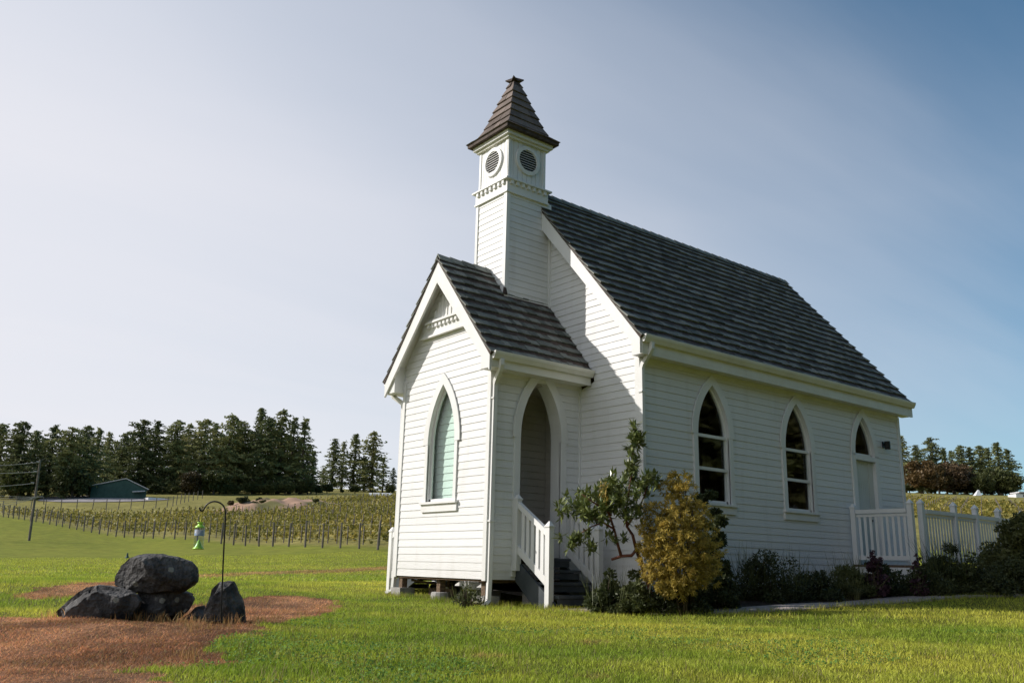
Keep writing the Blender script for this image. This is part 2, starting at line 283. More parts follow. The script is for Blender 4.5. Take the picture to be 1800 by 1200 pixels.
def rock_mat():
    m, n, l, b = newmat('lichen_rock'); t = n.new('ShaderNodeTexCoord')
    n1 = n.new('ShaderNodeTexNoise'); n1.inputs['Scale'].default_value = 5; n1.inputs['Detail'].default_value = 9; n1.inputs['Roughness'].default_value = .65; l.new(t.outputs['Object'], n1.inputs['Vector'])
    cr = n.new('ShaderNodeValToRGB'); cr.color_ramp.elements[0].position = .35; cr.color_ramp.elements[0].color = (.020, .020, .021, 1); cr.color_ramp.elements[1].position = .72; cr.color_ramp.elements[1].color = (.175, .17, .165, 1); l.new(n1.outputs['Fac'], cr.inputs[0])
    v = n.new('ShaderNodeTexVoronoi'); v.inputs['Scale'].default_value = 5.5; l.new(t.outputs['Object'], v.inputs['Vector'])
    n2 = n.new('ShaderNodeTexNoise'); n2.inputs['Scale'].default_value = 26; n2.inputs['Detail'].default_value = 4; l.new(t.outputs['Object'], n2.inputs['Vector'])
    n3 = n.new('ShaderNodeTexNoise'); n3.inputs['Scale'].default_value = 2.3; l.new(t.outputs['Object'], n3.inputs['Vector'])
    a = n.new('ShaderNodeMath'); a.operation = 'MULTIPLY_ADD'; a.inputs[1].default_value = .16; l.new(n2.outputs['Fac'], a.inputs[0]); l.new(v.outputs['Distance'], a.inputs[2])
    s1 = n.new('ShaderNodeMapRange'); s1.inputs['From Min'].default_value = .27; s1.inputs['From Max'].default_value = .24; l.new(a.outputs[0], s1.inputs['Value'])
    s2 = n.new('ShaderNodeMapRange'); s2.inputs['From Min'].default_value = .50; s2.inputs['From Max'].default_value = .55; l.new(n3.outputs['Fac'], s2.inputs['Value'])
    mu = n.new('ShaderNodeMath'); mu.operation = 'MULTIPLY'; l.new(s1.outputs[0], mu.inputs[0]); l.new(s2.outputs[0], mu.inputs[1])
    m2 = n.new('ShaderNodeMath'); m2.operation = 'MULTIPLY'; m2.inputs[1].default_value = .75; l.new(mu.outputs[0], m2.inputs[0])
    mx = n.new('ShaderNodeMix'); mx.data_type = 'RGBA'; mx.inputs['B'].default_value = (.34, .34, .29, 1); l.new(m2.outputs[0], mx.inputs['Factor']); l.new(cr.outputs[0], mx.inputs['A']); l.new(mx.outputs['Result'], b.inputs['Base Color'])
    b.inputs['Roughness'].default_value = .85; b.inputs['Specular IOR Level'].default_value = .3
    nb = n.new('ShaderNodeTexNoise'); nb.inputs['Scale'].default_value = 22; nb.inputs['Detail'].default_value = 8; l.new(t.outputs['Object'], nb.inputs['Vector'])
    bp = n.new('ShaderNodeBump'); bp.inputs['Strength'].default_value = 1.; bp.inputs['Distance'].default_value = .05; l.new(nb.outputs['Fac'], bp.inputs['Height']); l.new(bp.outputs[0], b.inputs['Normal']); return m
M['rock'] = rock_mat()
def lawn_mat():
    m, n, l, b = newmat('lawn_ground'); a = n.new('ShaderNodeAttribute'); a.attribute_name = 'tint'; t = n.new('ShaderNodeTexCoord')
    n1 = n.new('ShaderNodeTexNoise'); n1.inputs['Scale'].default_value = .9; n1.inputs['Detail'].default_value = 9; n1.inputs['Roughness'].default_value = .7; l.new(t.outputs['Object'], n1.inputs['Vector'])
    mr = n.new('ShaderNodeMapRange'); mr.inputs['From Min'].default_value = .3; mr.inputs['From Max'].default_value = .7; mr.inputs['To Min'].default_value = .62; mr.inputs['To Max'].default_value = 1.3; l.new(n1.outputs['Fac'], mr.inputs['Value'])
    mx = n.new('ShaderNodeMix'); mx.data_type = 'RGBA'; mx.blend_type = 'MULTIPLY'; mx.inputs['Factor'].default_value = 1; l.new(a.outputs['Color'], mx.inputs['A']); cc = n.new('ShaderNodeCombineColor')
    for i in range(3): l.new(mr.outputs[0], cc.inputs[i])
    l.new(cc.outputs[0], mx.inputs['B']); l.new(mx.outputs['Result'], b.inputs['Base Color']); b.inputs['Roughness'].default_value = .95; b.inputs['Specular IOR Level'].default_value = .1
    nb = n.new('ShaderNodeTexNoise'); nb.inputs['Scale'].default_value = 14; nb.inputs['Detail'].default_value = 5; l.new(t.outputs['Object'], nb.inputs['Vector'])
    bp = n.new('ShaderNodeBump'); bp.inputs['Strength'].default_value = .9; bp.inputs['Distance'].default_value = .05; l.new(nb.outputs['Fac'], bp.inputs['Height']); l.new(bp.outputs[0], b.inputs['Normal']); return m
M['lawn'] = lawn_mat()

# ------------------------------------------------------------------ ground sheet
def lawn_color(x, y, dry):
    n1 = vnoise(x, y, .35, 1); n2 = vnoise(x, y, 1.6, 2); k = np.clip(.55*n1+.45*n2, 0, 1)[..., None]
    rr_ = np.hypot(x-CX, y-CY); k = sm((k-.08)/.84); k = k+(.62-k)*.75*sm((rr_-25)/40)[..., None]; g = np.array((.19, .27, .026))*(1-k)+np.array((.44, .43, .062))*k
    b = np.array((.38, .165, .080))*(1-n2[..., None])+np.array((.54, .285, .155))*n2[..., None]
    b = b*(.72+.70*sm((.55*vnoise(x, y, 1.5, 31)+.45*vnoise(x, y, 6, 32)-.25)/.4))[..., None]
    d = np.clip(dry, 0, 1)[..., None]
    return g*(1-d)+b*d
def sl(x, y): dx, dy = x-CX, y-CY; return dx*FH[0]+dy*FH[1], dx*RH[0]+dy*RH[1]
def xy(s, l): return CX+s*FH[0]+l*RH[0], CY+s*FH[1]+l*RH[1]
def tau(px): return (px-900)*.000636
FENCE = [(800, 59), (690, 64), (570, 69), (400, 86), (200, 112), (52, 130), (0, 137), (-150, 158)]
def fence_s(px): return float(np.interp(px, [p[0] for p in FENCE[::-1]], [p[1] for p in FENCE[::-1]]))
def build_ground():
    rad = np.concatenate([[.0], np.geomspace(.6, 40, 190), np.geomspace(40.8, 3000, 120)])
    ang = np.radians(np.concatenate([np.arange(-44, 44, .3), np.arange(44, 316, 3.)]))
    A, Rr = np.meshgrid(ang, rad); s = Rr*np.cos(A); l = Rr*np.sin(A); x, y = xy(s, l); z = ground(x, y)
    na = len(ang); nr = len(rad); V = np.stack([x, y, z], -1).reshape(-1, 3)
    i, j = np.meshgrid(np.arange(nr-1), np.arange(na), indexing='ij'); j2 = (j+1) % na
    F = np.stack([i*na+j, i*na+j2, (i+1)*na+j2, (i+1)*na+j], -1).reshape(-1, 4)
    d = dryness(x, y); c = lawn_color(x, y, d)
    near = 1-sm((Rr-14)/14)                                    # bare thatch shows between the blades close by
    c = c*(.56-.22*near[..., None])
    fs = np.interp(l/np.maximum(s, 1e-3)/.000636+900, [p[0] for p in FENCE[::-1]], [p[1] for p in FENCE[::-1]])
    vin = sm((s-fs-1)/4)*(np.abs(A) < .9)
    vc = np.array((.30, .25, .085))*(.7+.6*vnoise(x, y, .4, 9))[..., None]; vg = np.array((.15, .16, .035))
    vc = vc*.6+vg*.4
    c = c*(1-vin[..., None])+vc*vin[..., None]
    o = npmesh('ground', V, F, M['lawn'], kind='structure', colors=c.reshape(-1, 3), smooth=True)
    o['label'] = 'grass lawn and rising fields'
build_ground()

# gravel yard in front of the barn
def patch(name, pts_px_s, mat, lift, n=14, label=None):
    P = [xy(s, tau(px)*s) for px, s in pts_px_s]; mb = MB(); c = (sum(p[0] for p in P)/len(P), sum(p[1] for p in P)/len(P)); rings = []
    for k in range(n+1):
        t = k/n; rings.append([(c[0]+(p[0]-c[0])*t, c[1]+(p[1]-c[1])*t) for p in P])
    m = len(P)
    for ring in rings: mb.v += [(a, b, gz(a, b)+lift) for a, b in ring]
    for k in range(n):
        for i in range(m): j = (i+1) % m; mb.f.append((k*m+i, k*m+j, (k+1)*m+j, (k+1)*m+i))
    return add(name, mb, mat, kind='structure', label=label)
patch('gravel_yard', [(60, 190), (110, 184), (200, 186), (262, 191), (300, 197), (262, 205), (150, 210), (70, 205)], M['gravel'], .12, label='grey gravel yard before the green barn')

# path
def ribbon(name, L, Rr, mat, lift, th=.06):
    mb = MB(); n = len(L)
    for (a, b) in zip(L, Rr):
        for k in range(7):
            t = k/6; x = a[0]+(b[0]-a[0])*t; y = a[1]+(b[1]-a[1])*t; mb.v.append((x, y, gz(x, y)+lift))
        mb.v.append((b[0], b[1], gz(*b)+lift-th)); mb.v.append((a[0], a[1], gz(*a)+lift-th))
    for i in range(n-1):
        for k in range(9):
            j = (k+1) % 9; mb.f.append((i*9+k, i*9+j, (i+1)*9+j, (i+1)*9+k))
    return add(name, mb, mat, kind='structure', label='pale concrete garden path curving round the chapel')
def smooth_line(P, n=8):
    o = []
    for i in range(len(P)-1):
        p0, p1, p2, p3 = P[max(i-1, 0)], P[i], P[i+1], P[min(i+2, len(P)-1)]
        for k in range(n):
            t = k/n; o.append(tuple(.5*((2*p1[c])+(-p0[c]+p2[c])*t+(2*p0[c]-5*p1[c]+4*p2[c]-p3[c])*t*t+(-p0[c]+3*p1[c]-3*p2[c]+p3[c])*t**3) for c in range(len(p1))))
    o.append(tuple(P[-1])); return o
PATH_F = smooth_line([(-1.75, -2.75), (-1.6, -3.6), (-1.05, -4.75), (.4, -5.55), (2.6, -5.75), (5., -5.95), (7.2, -6.6), (9.4, -8.2), (12, -10.5)])
PATH_B = smooth_line([(-0.45, -2.75), (-0.35, -3.8), (0.1, -4.4), (1.0, -4.8), (2.9, -4.95), (5.6, -5.15), (9.0, -5.5), (13.0, -5.8), (18, -6.6)])
ribbon('garden_path', PATH_F, PATH_B, M['path'], .03)
BED = [(-.45, -3.05), (-.1, -4.2), (1.0, -4.85), (2.9, -5.0), (5.6, -5.2), (9., -5.5), (13., -5.8), (16, -6.), (16, -3.1), (0, -3.1)]
mb = MB()
bl = smooth_line(BED[:8], 6); bb = [(min(p[0], 16), -3.05 if p[0] > -.05 else -3.0) for p in bl]
for a, b in zip(bl, bb):
    for k in range(5): t = k/4; x = a[0]+(b[0]-a[0])*t; y = a[1]+(b[1]-a[1])*t; mb.v.append((x, y, gz(x, y)+.025+.05*math.sin(math.pi*t)))
for i in range(len(bl)-1):
    for k in range(4): mb.f.append((i*5+k, i*5+k+1, (i+1)*5+k+1, (i+1)*5+k))
add('planting_bed', mb, M['soil'], kind='structure', label='dark soil planting bed along the chapel side')

# ------------------------------------------------------------------ grass blades
PATHPOLY = PATH_F+PATH_B[::-1]; BEDPOLY = [(a, b) for a, b in BED]
FOOT = [(-2.15, -1.45), (0, -1.45), (0, -3.1), (9.3, -3.1), (9.3, 3.1), (0, 3.1), (0, 1.45), (-2.15, 1.45)]
STAIR = [(-1.7, -2.45), (-.35, -2.45), (-.35, -1.5), (-1.7, -1.5)]
def grass(name, n, s0, s1, hmin, hmax, w, seg, power=1.0):
    u = RNG.random(n); s = (s0**power+u*(s1**power-s0**power))**(1/power); t = RNG.uniform(-.63, .66, n); l = s*t
    x, y = xy(s, l); ok = ~inpoly(x, y, FOOT) & ~inpoly(x, y, PATHPOLY) & ~inpoly(x, y, BEDPOLY) & ~inpoly(x, y, STAIR)
    # uneven turf: thinner in places
    ok &= RNG.random(n) < .55+.6*vnoise(x, y, 2.3, 12)
    x = x[ok]; y = y[ok]; n = len(x); z = ground(x, y)-.006; d = dryness(x, y)
    clump = vnoise(x, y, 3.1, 14); h = RNG.uniform(hmin, hmax, n)*(.55+.75*clump)*(1-.35*d)
    tall = RNG.random(n) < .004; h = np.where(tall, h*1.9, h)
    a = RNG.uniform(0, 2*np.pi, n); ca, sa = np.cos(a), np.sin(a); b = RNG.uniform(0, 2*np.pi, n); lean = RNG.uniform(.15, .95, n)*h+d*.5*h
    ww = w*RNG.uniform(.6, 1.3, n)
    base = np.stack([x, y, z], -1); side = np.stack([ca, sa, np.zeros(n)], -1)*ww[:, None]/2; ld = np.stack([np.cos(b), np.sin(b), np.zeros(n)], -1)*lean[:, None]; upv = np.stack([np.zeros(n), np.zeros(n), h], -1)
    col = lawn_color(x, y, np.clip(d+(RNG.random(n)-.5)*.5*(d > 0), 0, 1)); br = RNG.uniform(.8, 2.0, n)[:, None]*(1-.25*d[:, None]); col = col*br
    straw = RNG.random(n) < .07; col[straw] = np.array((.30, .25, .11))
    if seg == 2:
        V = np.stack([base-side, base+side, base+upv*.6+ld*.35-side*.75, base+upv*.6+ld*.35+side*.75, base+upv+ld], 1); k = 5
        i = (np.arange(n)*k)[:, None]; F = np.concatenate([i+np.array([0, 1, 3]), i+np.array([0, 3, 2]), i+np.array([2, 3, 4])], 0)
        shade = np.array([.55, .55, 1., 1., 1.12])
    else:
        V = np.stack([base-side, base+side, base+upv+ld], 1); k = 3; i = (np.arange(n)*k)[:, None]; F = i+np.array([0, 1, 2]); shade = np.array([1., 1., 1.])
    C = np.repeat(col, k, 0)
    o = npmesh(name, V.reshape(-1, 3), F, M['grass'], kind='stuff', colors=C); o['label'] = 'mown grass blades of the lawn'; return o
grass('grass', 230000, 3.6, 12., .018, .052, .0062, 2, 1.2)
grass('grass', 210000, 11., 24., .03, .07, .011, 1, 1.5)
grass('grass', 150000, 23., 62., .04, .09, .03, 1, 1.6)

def tufts(name, centers, n, spread, hmin, hmax, w, label):
    c = np.array(centers, float); i = RNG.integers(0, len(c), n); x = c[i, 0]+RNG.normal(0, spread, n); y = c[i, 1]+RNG.normal(0, spread, n); z = ground(x, y)-.006; h = RNG.uniform(hmin, hmax, n)
    a = RNG.uniform(0, 6.28, n); b = RNG.uniform(0, 6.28, n); base = np.stack([x, y, z], -1); side = np.stack([np.cos(a), np.sin(a), 0*a], -1)*w/2; ld = np.stack([np.cos(b), np.sin(b), 0*b], -1)*(h*RNG.uniform(.1, .7, n))[:, None]; upv = np.stack([0*h, 0*h, h], -1)
    V = np.stack([base-side, base+side, base+upv*.6+ld*.35-side*.7, base+upv*.6+ld*.35+side*.7, base+upv+ld], 1); k = (np.arange(n)*5)[:, None]; F = np.concatenate([k+np.array([0, 1, 3]), k+np.array([0, 3, 2]), k+np.array([2, 3, 4])], 0)
    d = dryness(x, y); col = lawn_color(x, y, d*.8)*RNG.uniform(.6, 1.4, n)[:, None]; s_ = RNG.random(n) < .15; col[s_] = (.34, .28, .13)
    o = npmesh(name, V.reshape(-1, 3), F, M['grass'], kind='stuff', colors=np.repeat(col, 5, 0)); o['label'] = label
edge = [(-2.3, y_) for y_ in np.arange(-1.6, 1.7, .12)]+[(x_, -1.65) for x_ in np.arange(-2.2, -1.7, .12)]+[(-1.75, y_) for y_ in np.arange(-2.5, -1.7, .15)]
edge += [tuple(np.array(p)+(np.array(PATH_F[i])-np.array(PATH_B[min(i, len(PATH_B)-1)]))*.03) for i, p in enumerate(PATH_F)]
edge += [xy(9.42+.02*math.sin(k), tau_*9.4) for k, tau_ in enumerate(np.linspace(-.50, -.305, 9))]
tufts('grass', edge, 5200, .07, .05, .13, .007, 'longer unmown grass along the walls, path and stones')
tc_n = 260; tcs = []
while len(tcs) < tc_n:
    s_ = RNG.uniform(4.5, 14); p_ = xy(s_, s_*RNG.uniform(-.35, .62))
    if not (inpoly(np.array([p_[0]]), np.array([p_[1]]), PATHPOLY+[])[0] or inpoly(np.array([p_[0]]), np.array([p_[1]]), FOOT)[0] or inpoly(np.array([p_[0]]), np.array([p_[1]]), BEDPOLY)[0]): tcs.append(p_)
tufts('grass', tcs, 6500, .05, .04, .11, .006, 'coarser tufts scattered in the lawn')
def clover():
    n = 26000; s_ = RNG.uniform(4., 11., n); x, y = xy(s_, s_*RNG.uniform(-.4, .62, n)); k = (vnoise(x, y, .9, 21) > .62) & (dryness(x, y) < .2) & ~inpoly(x, y, PATHPOLY) & ~inpoly(x, y, FOOT) & ~inpoly(x, y, BEDPOLY); x, y = x[k], y[k]; n = len(x); c = np.stack([x, y, ground(x, y)+RNG.uniform(.025, .05, n)], -1)
    nr = RNG.normal(size=(n, 3))*.45+np.array((0, 0, 1.)); nr /= np.linalg.norm(nr, axis=1)[:, None]; a = np.cross(nr, RNG.normal(size=(n, 3))); a /= np.linalg.norm(a, axis=1)[:, None]; b = np.cross(nr, a); r_ = RNG.uniform(.006, .012, n)[:, None]
    V = np.stack([c-a*r_, c+b*r_, c+a*r_, c-b*r_], 1).reshape(-1, 3); col = np.array((.14, .25, .05))*RNG.uniform(.7, 1.6, n)[:, None]
    o = npmesh('clover', V, np.arange(4*n).reshape(-1, 4), M['grass'], kind='stuff', colors=np.repeat(col, 4, 0)); o['label'] = 'clover patches in the lawn'
clover()

# ------------------------------------------------------------------ far field: fence, vines, mound
fence = thing('vineyard_fence', (*xy(86, tau(400)*86), gz(*xy(86, tau(400)*86))), 'long line of weathered wooden posts and wire before the vineyard on the left', 'fence')
pole_px = [-14, -5, 4, 13, 22, 32, 42, 53, 63, 76, 88, 100, 111, 124, 137, 150, 164, 178, 193, 208, 223, 240, 257, 274, 293, 312, 331, 352, 373, 395, 417, 438, 462, 486.5, 514.5, 543.5, 574, 605.6, 639, 672, 708, 746]
pm = MB().tube([(0, 0, -.3), (0.01, 0, 1.), (.0, .01, 1.95)], [.085, .08, .075], 7); pme = bpy.data.meshes.new('post'); pme.from_pydata(pm.v, [], pm.f); pme.materials.append(M['post'])
tops = []
for px in pole_px:
    s = fence_s(px); x, y = xy(s, tau(px)*s); z = gz(x, y); o = bpy.data.objects.new('post', pme); o.location = (x, y, z); o.rotation_euler = (random.uniform(-.05, .05), random.uniform(-.05, .05), random.random()*6); k = random.uniform(.95, 1.08); o.scale = (k, k, k); link(o, fence); tops.append((x, y, z))
for h in (.7, 1.3, 1.8): add('wire', MB().tube([(a, b, c+h) for a, b, c in tops], .004, 4, cap=False), M['wire'], fence)

fence2 = thing('field_fence', (*xy(166, tau(240)*166), gz(*xy(166, tau(240)*166))), 'second, farther line of posts between the vineyard and the green barn', 'fence')
tops2 = []
for px, s2 in [(0, 150), (24, 152), (50, 155), (76, 157), (104, 159), (132, 161), (160, 163), (184, 164), (206, 165), (228, 166), (250, 167), (272, 168), (292, 169), (302, 172), (308, 176), (315, 180), (322, 184), (329, 188), (337, 193), (345, 198), (353, 203)]:
    x, y = xy(s2, tau(px)*s2); z = gz(x, y); o = bpy.data.objects.new('post', pme); o.location = (x, y, z); o.rotation_euler = (random.uniform(-.04, .04), random.uniform(-.04, .04), random.random()*6); link(o, fence2); tops2.append((x, y, z))
for h in (.8, 1.6): add('wire', MB().tube([(a, b, c+h) for a, b, c in tops2], .004, 4, cap=False), M['wire'], fence2)
def inmound(x, y):
    s, l = sl(x, y); return ((l-tau(478)*152)/11.5)**2+((s-152)/10.)**2 < 1
vpm = MB().tube([(0, 0, -.2), (0, 0, 1.45)], .05, 5); vpe = bpy.data.meshes.new('end_post'); vpe.from_pydata(vpm.v, [], vpm.f); vpe.materials.append(M['post'])
def vine_row(P0, dirv, length, label, group, dens, smax=400, size=.4):
    ts = np.arange(0, length, .25); X = P0[0]+dirv[0]*ts; Y = P0[1]+dirv[1]*ts; s, l = sl(X, Y); k = (s < smax) & ~inmound(X, Y)
    if k.sum() < 12: return
    ts = ts[k]; n = int(len(ts)*.25*dens); t = RNG.choice(ts, n)+RNG.uniform(-.2, .2, n); tuft = .75+.35*np.sin(t*2*np.pi/1.35)
    side = np.array((-dirv[1], dirv[0])); w = RNG.normal(0, .11, n); h = np.clip(RNG.normal(.78, .26, n), .3, 1.3)*tuft
    x = P0[0]+dirv[0]*t+side[0]*w; y = P0[1]+dirv[1]*t+side[1]*w; c = np.stack([x, y, ground(x, y)+h], -1)
    a = RNG.normal(size=(n, 3)); a /= np.linalg.norm(a, axis=1)[:, None]; b = np.cross(a, RNG.normal(size=(n, 3))); b /= np.linalg.norm(b, axis=1)[:, None]; q = (size*RNG.uniform(.5, 1., n)/2)[:, None]
    V = np.stack([c-a*q, c+b*q*.8, c+a*q, c-b*q*.8], 1).reshape(-1, 3); F = np.arange(4*n).reshape(-1, 4)
    t0 = ts[0]; r = thing('vine_row', (P0[0]+dirv[0]*t0, P0[1]+dirv[1]*t0, gz(P0[0]+dirv[0]*t0, P0[1]+dirv[1]*t0)), label, 'vines', group)
    npmesh('foliage', V, F, M['vine'], r)
    e = bpy.data.objects.new('end_post', vpe); e.location = r.location; link(e, r); e.matrix_parent_inverse = Matrix.Translation(-r.location)
    for q in np.arange(ts[0]+6, ts[-1], 6.):
        xx, yy = P0[0]+dirv[0]*q, P0[1]+dirv[1]*q; e = bpy.data.objects.new('trellis_post', vpe); e.location = (xx, yy, gz(xx, yy)); link(e, r)
fa = np.array(xy(*(lambda s: (s, tau(690)*s))(64))); fb = np.array(xy(*(lambda s: (s, tau(0)*s))(137)))
fpx = np.linspace(730, -60, 400); fpts = np.array([xy(fence_s(p), tau(p)*fence_s(p)) for p in fpx]); seg = np.concatenate([[0], np.cumsum(np.linalg.norm(np.diff(fpts, axis=0), axis=1))])
rowdir = np.array(xy(70*.7, 72*.35))-np.array(xy(0, 0)); rowdir = rowdir/np.linalg.norm(rowdir)
LIM = [(-60, 142), (100, 142), (200, 146), (300, 150), (420, 150), (600, 152), (900, 152)]
for q in np.arange(.5, seg[-1], 1.9):
    b0 = np.array([np.interp(q, seg, fpts[:, 0]), np.interp(q, seg, fpts[:, 1])])+rowdir*3.
    s0, _ = sl(*b0)
    vine_row(b0, rowdir, 95, 'row of yellow-green grapevines on the slope behind the post fence', 'vine rows behind the left fence', 15, smax=148, size=.40)
for q in np.arange(0, 62, 2.4):
    s0 = 168; b0 = np.array(xy(s0, tau(505)*s0+q)); vine_row(b0, rowdir, 52, 'row of grapevines on the upper slope below the far firs', 'upper vine rows', 13, smax=212, size=.5)
rd2 = np.array(xy(.93, -.36))-np.array(xy(0, 0))
for q in np.arange(0, 74, 2.6):
    s0 = 112; b0 = np.array(xy(s0, .40*s0+q)); vine_row(b0, rd2, 95, 'row of golden grapevines on the hillside right of the chapel', 'vine rows right of the chapel', 14, smax=205, size=.5)
# dry knoll in the vineyard
mb = MB(); cxm = (152, tau(478)*152); N1, N2 = 10, 40
for i in range(N1+1):
    for j in range(N2):
        rr = i/N1; a = 2*math.pi*j/N2; wob = 1+.12*math.sin(3*a+1)+.08*math.sin(5*a); s = cxm[0]+10*rr*wob*math.sin(a); l = cxm[1]+11.5*rr*wob*math.cos(a); x, y = xy(s, l)
        mb.v.append((x, y, gz(x, y)-.25+2.1*(1-rr*rr)*(1+.25*math.sin(l*1.3)*math.sin(s))))
for i in range(N1):
    for j in range(N2): k = (j+1) % N2; mb.f.append((i*N2+j, i*N2+k, (i+1)*N2+k, (i+1)*N2+j))
M['knoll'] = noise_mat('dry_knoll_grass', (.13, .12, .04), (.40, .25, .17), .22, .95, .8, 3, lo=.42, hi=.58)
add('dry_knoll', mb, M['knoll'], smooth=True, kind='structure', label='low knoll of dry pinkish grass amid the vineyard')

# ------------------------------------------------------------------ leaf helpers
def leafmesh(c, a, b, Lh, Wh, fold=0.):
    """pointed leaves: c centres, a long axes, b side axes (unit), half length/width"""
    n = len(c); Lh = Lh[:, None]; Wh = Wh[:, None]; nrm = np.cross(a, b)
    V = np.stack([c-a*Lh, c-a*Lh*.1+b*Wh+nrm*Wh*fold, c+a*Lh, c-a*Lh*.1-b*Wh+nrm*Wh*fold], 1).reshape(-1, 3)
    return V, np.arange(4*n).reshape(-1, 4)
def unit(v): return v/np.maximum(np.linalg.norm(v, axis=-1, keepdims=True), 1e-9)
def cloud(n, centers, rads, L, W, rng=RNG, droop=0., shell=.5):
    """n leaves gathered in ellipsoid clumps"""
    centers = np.asarray(centers, float); rads = np.asarray(rads, float); vol = (rads[:, 0]*rads[:, 1]*rads[:, 2])**.67; i = rng.choice(len(centers), n, p=vol/vol.sum())
    d = unit(rng.normal(size=(n, 3))); rr = shell+(1-shell)*rng.random(n)**.6; p = centers[i]+d*rads[i]*rr[:, None]
    a = unit(d+rng.normal(size=(n, 3))*.7+np.array((0, 0, -droop))); b = unit(np.cross(a, rng.normal(size=(n, 3))))
    s = rng.uniform(.65, 1.25, n); return leafmesh(p, a, b, L*s/2, W*s/2)

# ------------------------------------------------------------------ trees
def conifer_mesh(name, H, W, seed, mat, conical=.9, gap=.1, nb=95, base=.12):
    g = np.random.default_rng(seed); P = []; A = []; B = []; Ls = []; Ws = []
    for i in range(nb):
        t = base+(1-base)*((i+g.random())/nb)**.92; z = t*H; prof = (1-t)**conical*(1 if t > .3 else .6+.4*t/.3)
        az = g.random()*6.283; ln = (W*prof*g.uniform(.45, 1.12)+.4)*(1+.28*math.sin(az*2+seed+t*7)+.16*math.sin(az*3+t*17)); d = np.array((math.cos(az), math.sin(az), 0)); rise = g.uniform(-.28, .22)-.15*(1-t)
        if g.random() < gap: continue
        m = max(4, int(ln/.42))
        for k in range(m):
            q = (k+.6)/m; c = d*ln*q+np.array((0, 0, z+rise*ln*q-.10*ln*q*q+.16*ln*max(0, q-.7)))
            for e in range(3):
                off = g.normal(size=3)*np.array((.34, .34, .16))*(.7+.5*(1-q)); ax = d*g.uniform(.3, 1)+g.normal(size=3)*.55+np.array((0, 0, -.25)); P.append(c+off); A.append(ax); B.append(g.normal(size=3)); Ls.append(g.uniform(.6, 1.35)*(.75+.05*ln)); Ws.append(g.uniform(.22, .50))
    for k in range(14):                                             # leader
        P.append(np.array((g.normal()*.12, g.normal()*.12, H*(.955+.05*k/14)))); A.append(np.array((g.normal()*.5, g.normal()*.5, .8))); B.append(g.normal(size=3)); Ls.append(.55); Ws.append(.2)
    a = unit(np.array(A)); b = unit(np.cross(a, np.array(B))); V, F = leafmesh(np.array(P), a, b, np.array(Ls)/2, np.array(Ws)/2)
    me_o = npmesh(name, V, F, mat); crown = me_o.data; bpy.data.objects.remove(me_o)
    tk = MB().tube([(0, 0, -1.5), (0, 0, .3*H), (.1, 0, .7*H), (0, 0, .97*H)], [.36+.006*H, .30, .16, .03], 7)
    for k in range(9):
        az = g.random()*6.28; z = H*(base+.1*g.random()+.05*k); tk.tube([(0, 0, z), (math.cos(az)*W*.35, math.sin(az)*W*.35, z-.1), (math.cos(az)*W*.6, math.sin(az)*W*.6, z-.3)], [.07, .04, .015], 4)
    trunk = bpy.data.meshes.new('trunk'); trunk.from_pydata(tk.v, [], tk.f); trunk.materials.append(M['bark']); return crown, trunk, H
def broad_mesh(H, W, seed, mat):
    g = np.random.default_rng(seed); cs = []; rs = []
    for k in range(34):
        d = unit(g.normal(size=3)); q = g.random()**.4; cs.append((d[0]*W*.40*q, d[1]*W*.40*q, H*.50+d[2]*H*.36*q)); r_ = g.uniform(.13, .22)*W; rs.append((r_, r_, r_*.8))
    V, F = cloud(5200, cs, rs, .62, .42, g, .1, .45); o = npmesh('crown', V, F, mat); crown = o.data; bpy.data.objects.remove(o)
    tk = MB().tube([(0, 0, -1), (.1, 0, H*.2), (0, .1, H*.5)], [.35, .28, .15], 7)
    for k in range(7): az = k*.9; tk.tube([(.05, .05, H*.2+.1*k), (math.cos(az)*W*.2, math.sin(az)*W*.2, H*.5), (math.cos(az)*W*.33, math.sin(az)*W*.33, H*.68)], [.16, .09, .03], 5)
    trunk = bpy.data.meshes.new('trunk'); trunk.from_pydata(tk.v, [], tk.f); trunk.materials.append(M['bark']); return crown, trunk, H
FIRS = [conifer_mesh('crown', 20, 5.4, 1, M['fir'], .60, .05, 150, .05), conifer_mesh('crown', 20, 6.2, 2, M['fir'], .48, .05, 165, .04), conifer_mesh('crown', 20, 5.0, 3, M['fir2'], .62, .08, 150, .06), conifer_mesh('crown', 20, 6.8, 4, M['fir2'], .42, .06, 170, .04), conifer_mesh('crown', 20, 4.4, 5, M['fir'], .85, .08, 150, .04), conifer_mesh('crown', 20, 4.2, 6, M['fir'], .75, .22, 110, .08)]
BROAD = {'russet': broad_mesh(9, 8, 21, M['russet']), 'brown': broad_mesh(9, 9.5, 22, M['brown']), 'olive': broad_mesh(9, 8, 23, M['olive'])}
def plant_tree(name, mesh, px, ytop, s, label, group, wscale=1., hfix=None):
    x, y = xy(s, tau(px)*s); z = gz(x, y); top = at(px, ytop, s).z; crown, trunk, H = mesh; k = (top-z)/H if hfix is None else hfix/H
    r = thing(name, (x, y, z), label, 'tree', group); r.rotation_euler[2] = random.random()*6.28; r.scale = (k*wscale*1.12, k*wscale*1.12, k)
    for nm, me in (('trunk', trunk), ('crown', crown)):
        o = bpy.data.objects.new(nm, me); COL.objects.link(o); o.parent = r
    return r
def ft(px, y, s, m, w=1.): return (px, y, s, m, w)
ORD = ['first', 'second', 'third', 'fourth', 'fifth', 'sixth', 'seventh', 'eighth', 'ninth', 'tenth', 'eleventh', 'twelfth', 'thirteenth', 'fourteenth', 'fifteenth', 'sixteenth', 'seventeenth', 'eighteenth', 'nineteenth', 'twentieth', 'twenty-first', 'twenty-second', 'twenty-third']
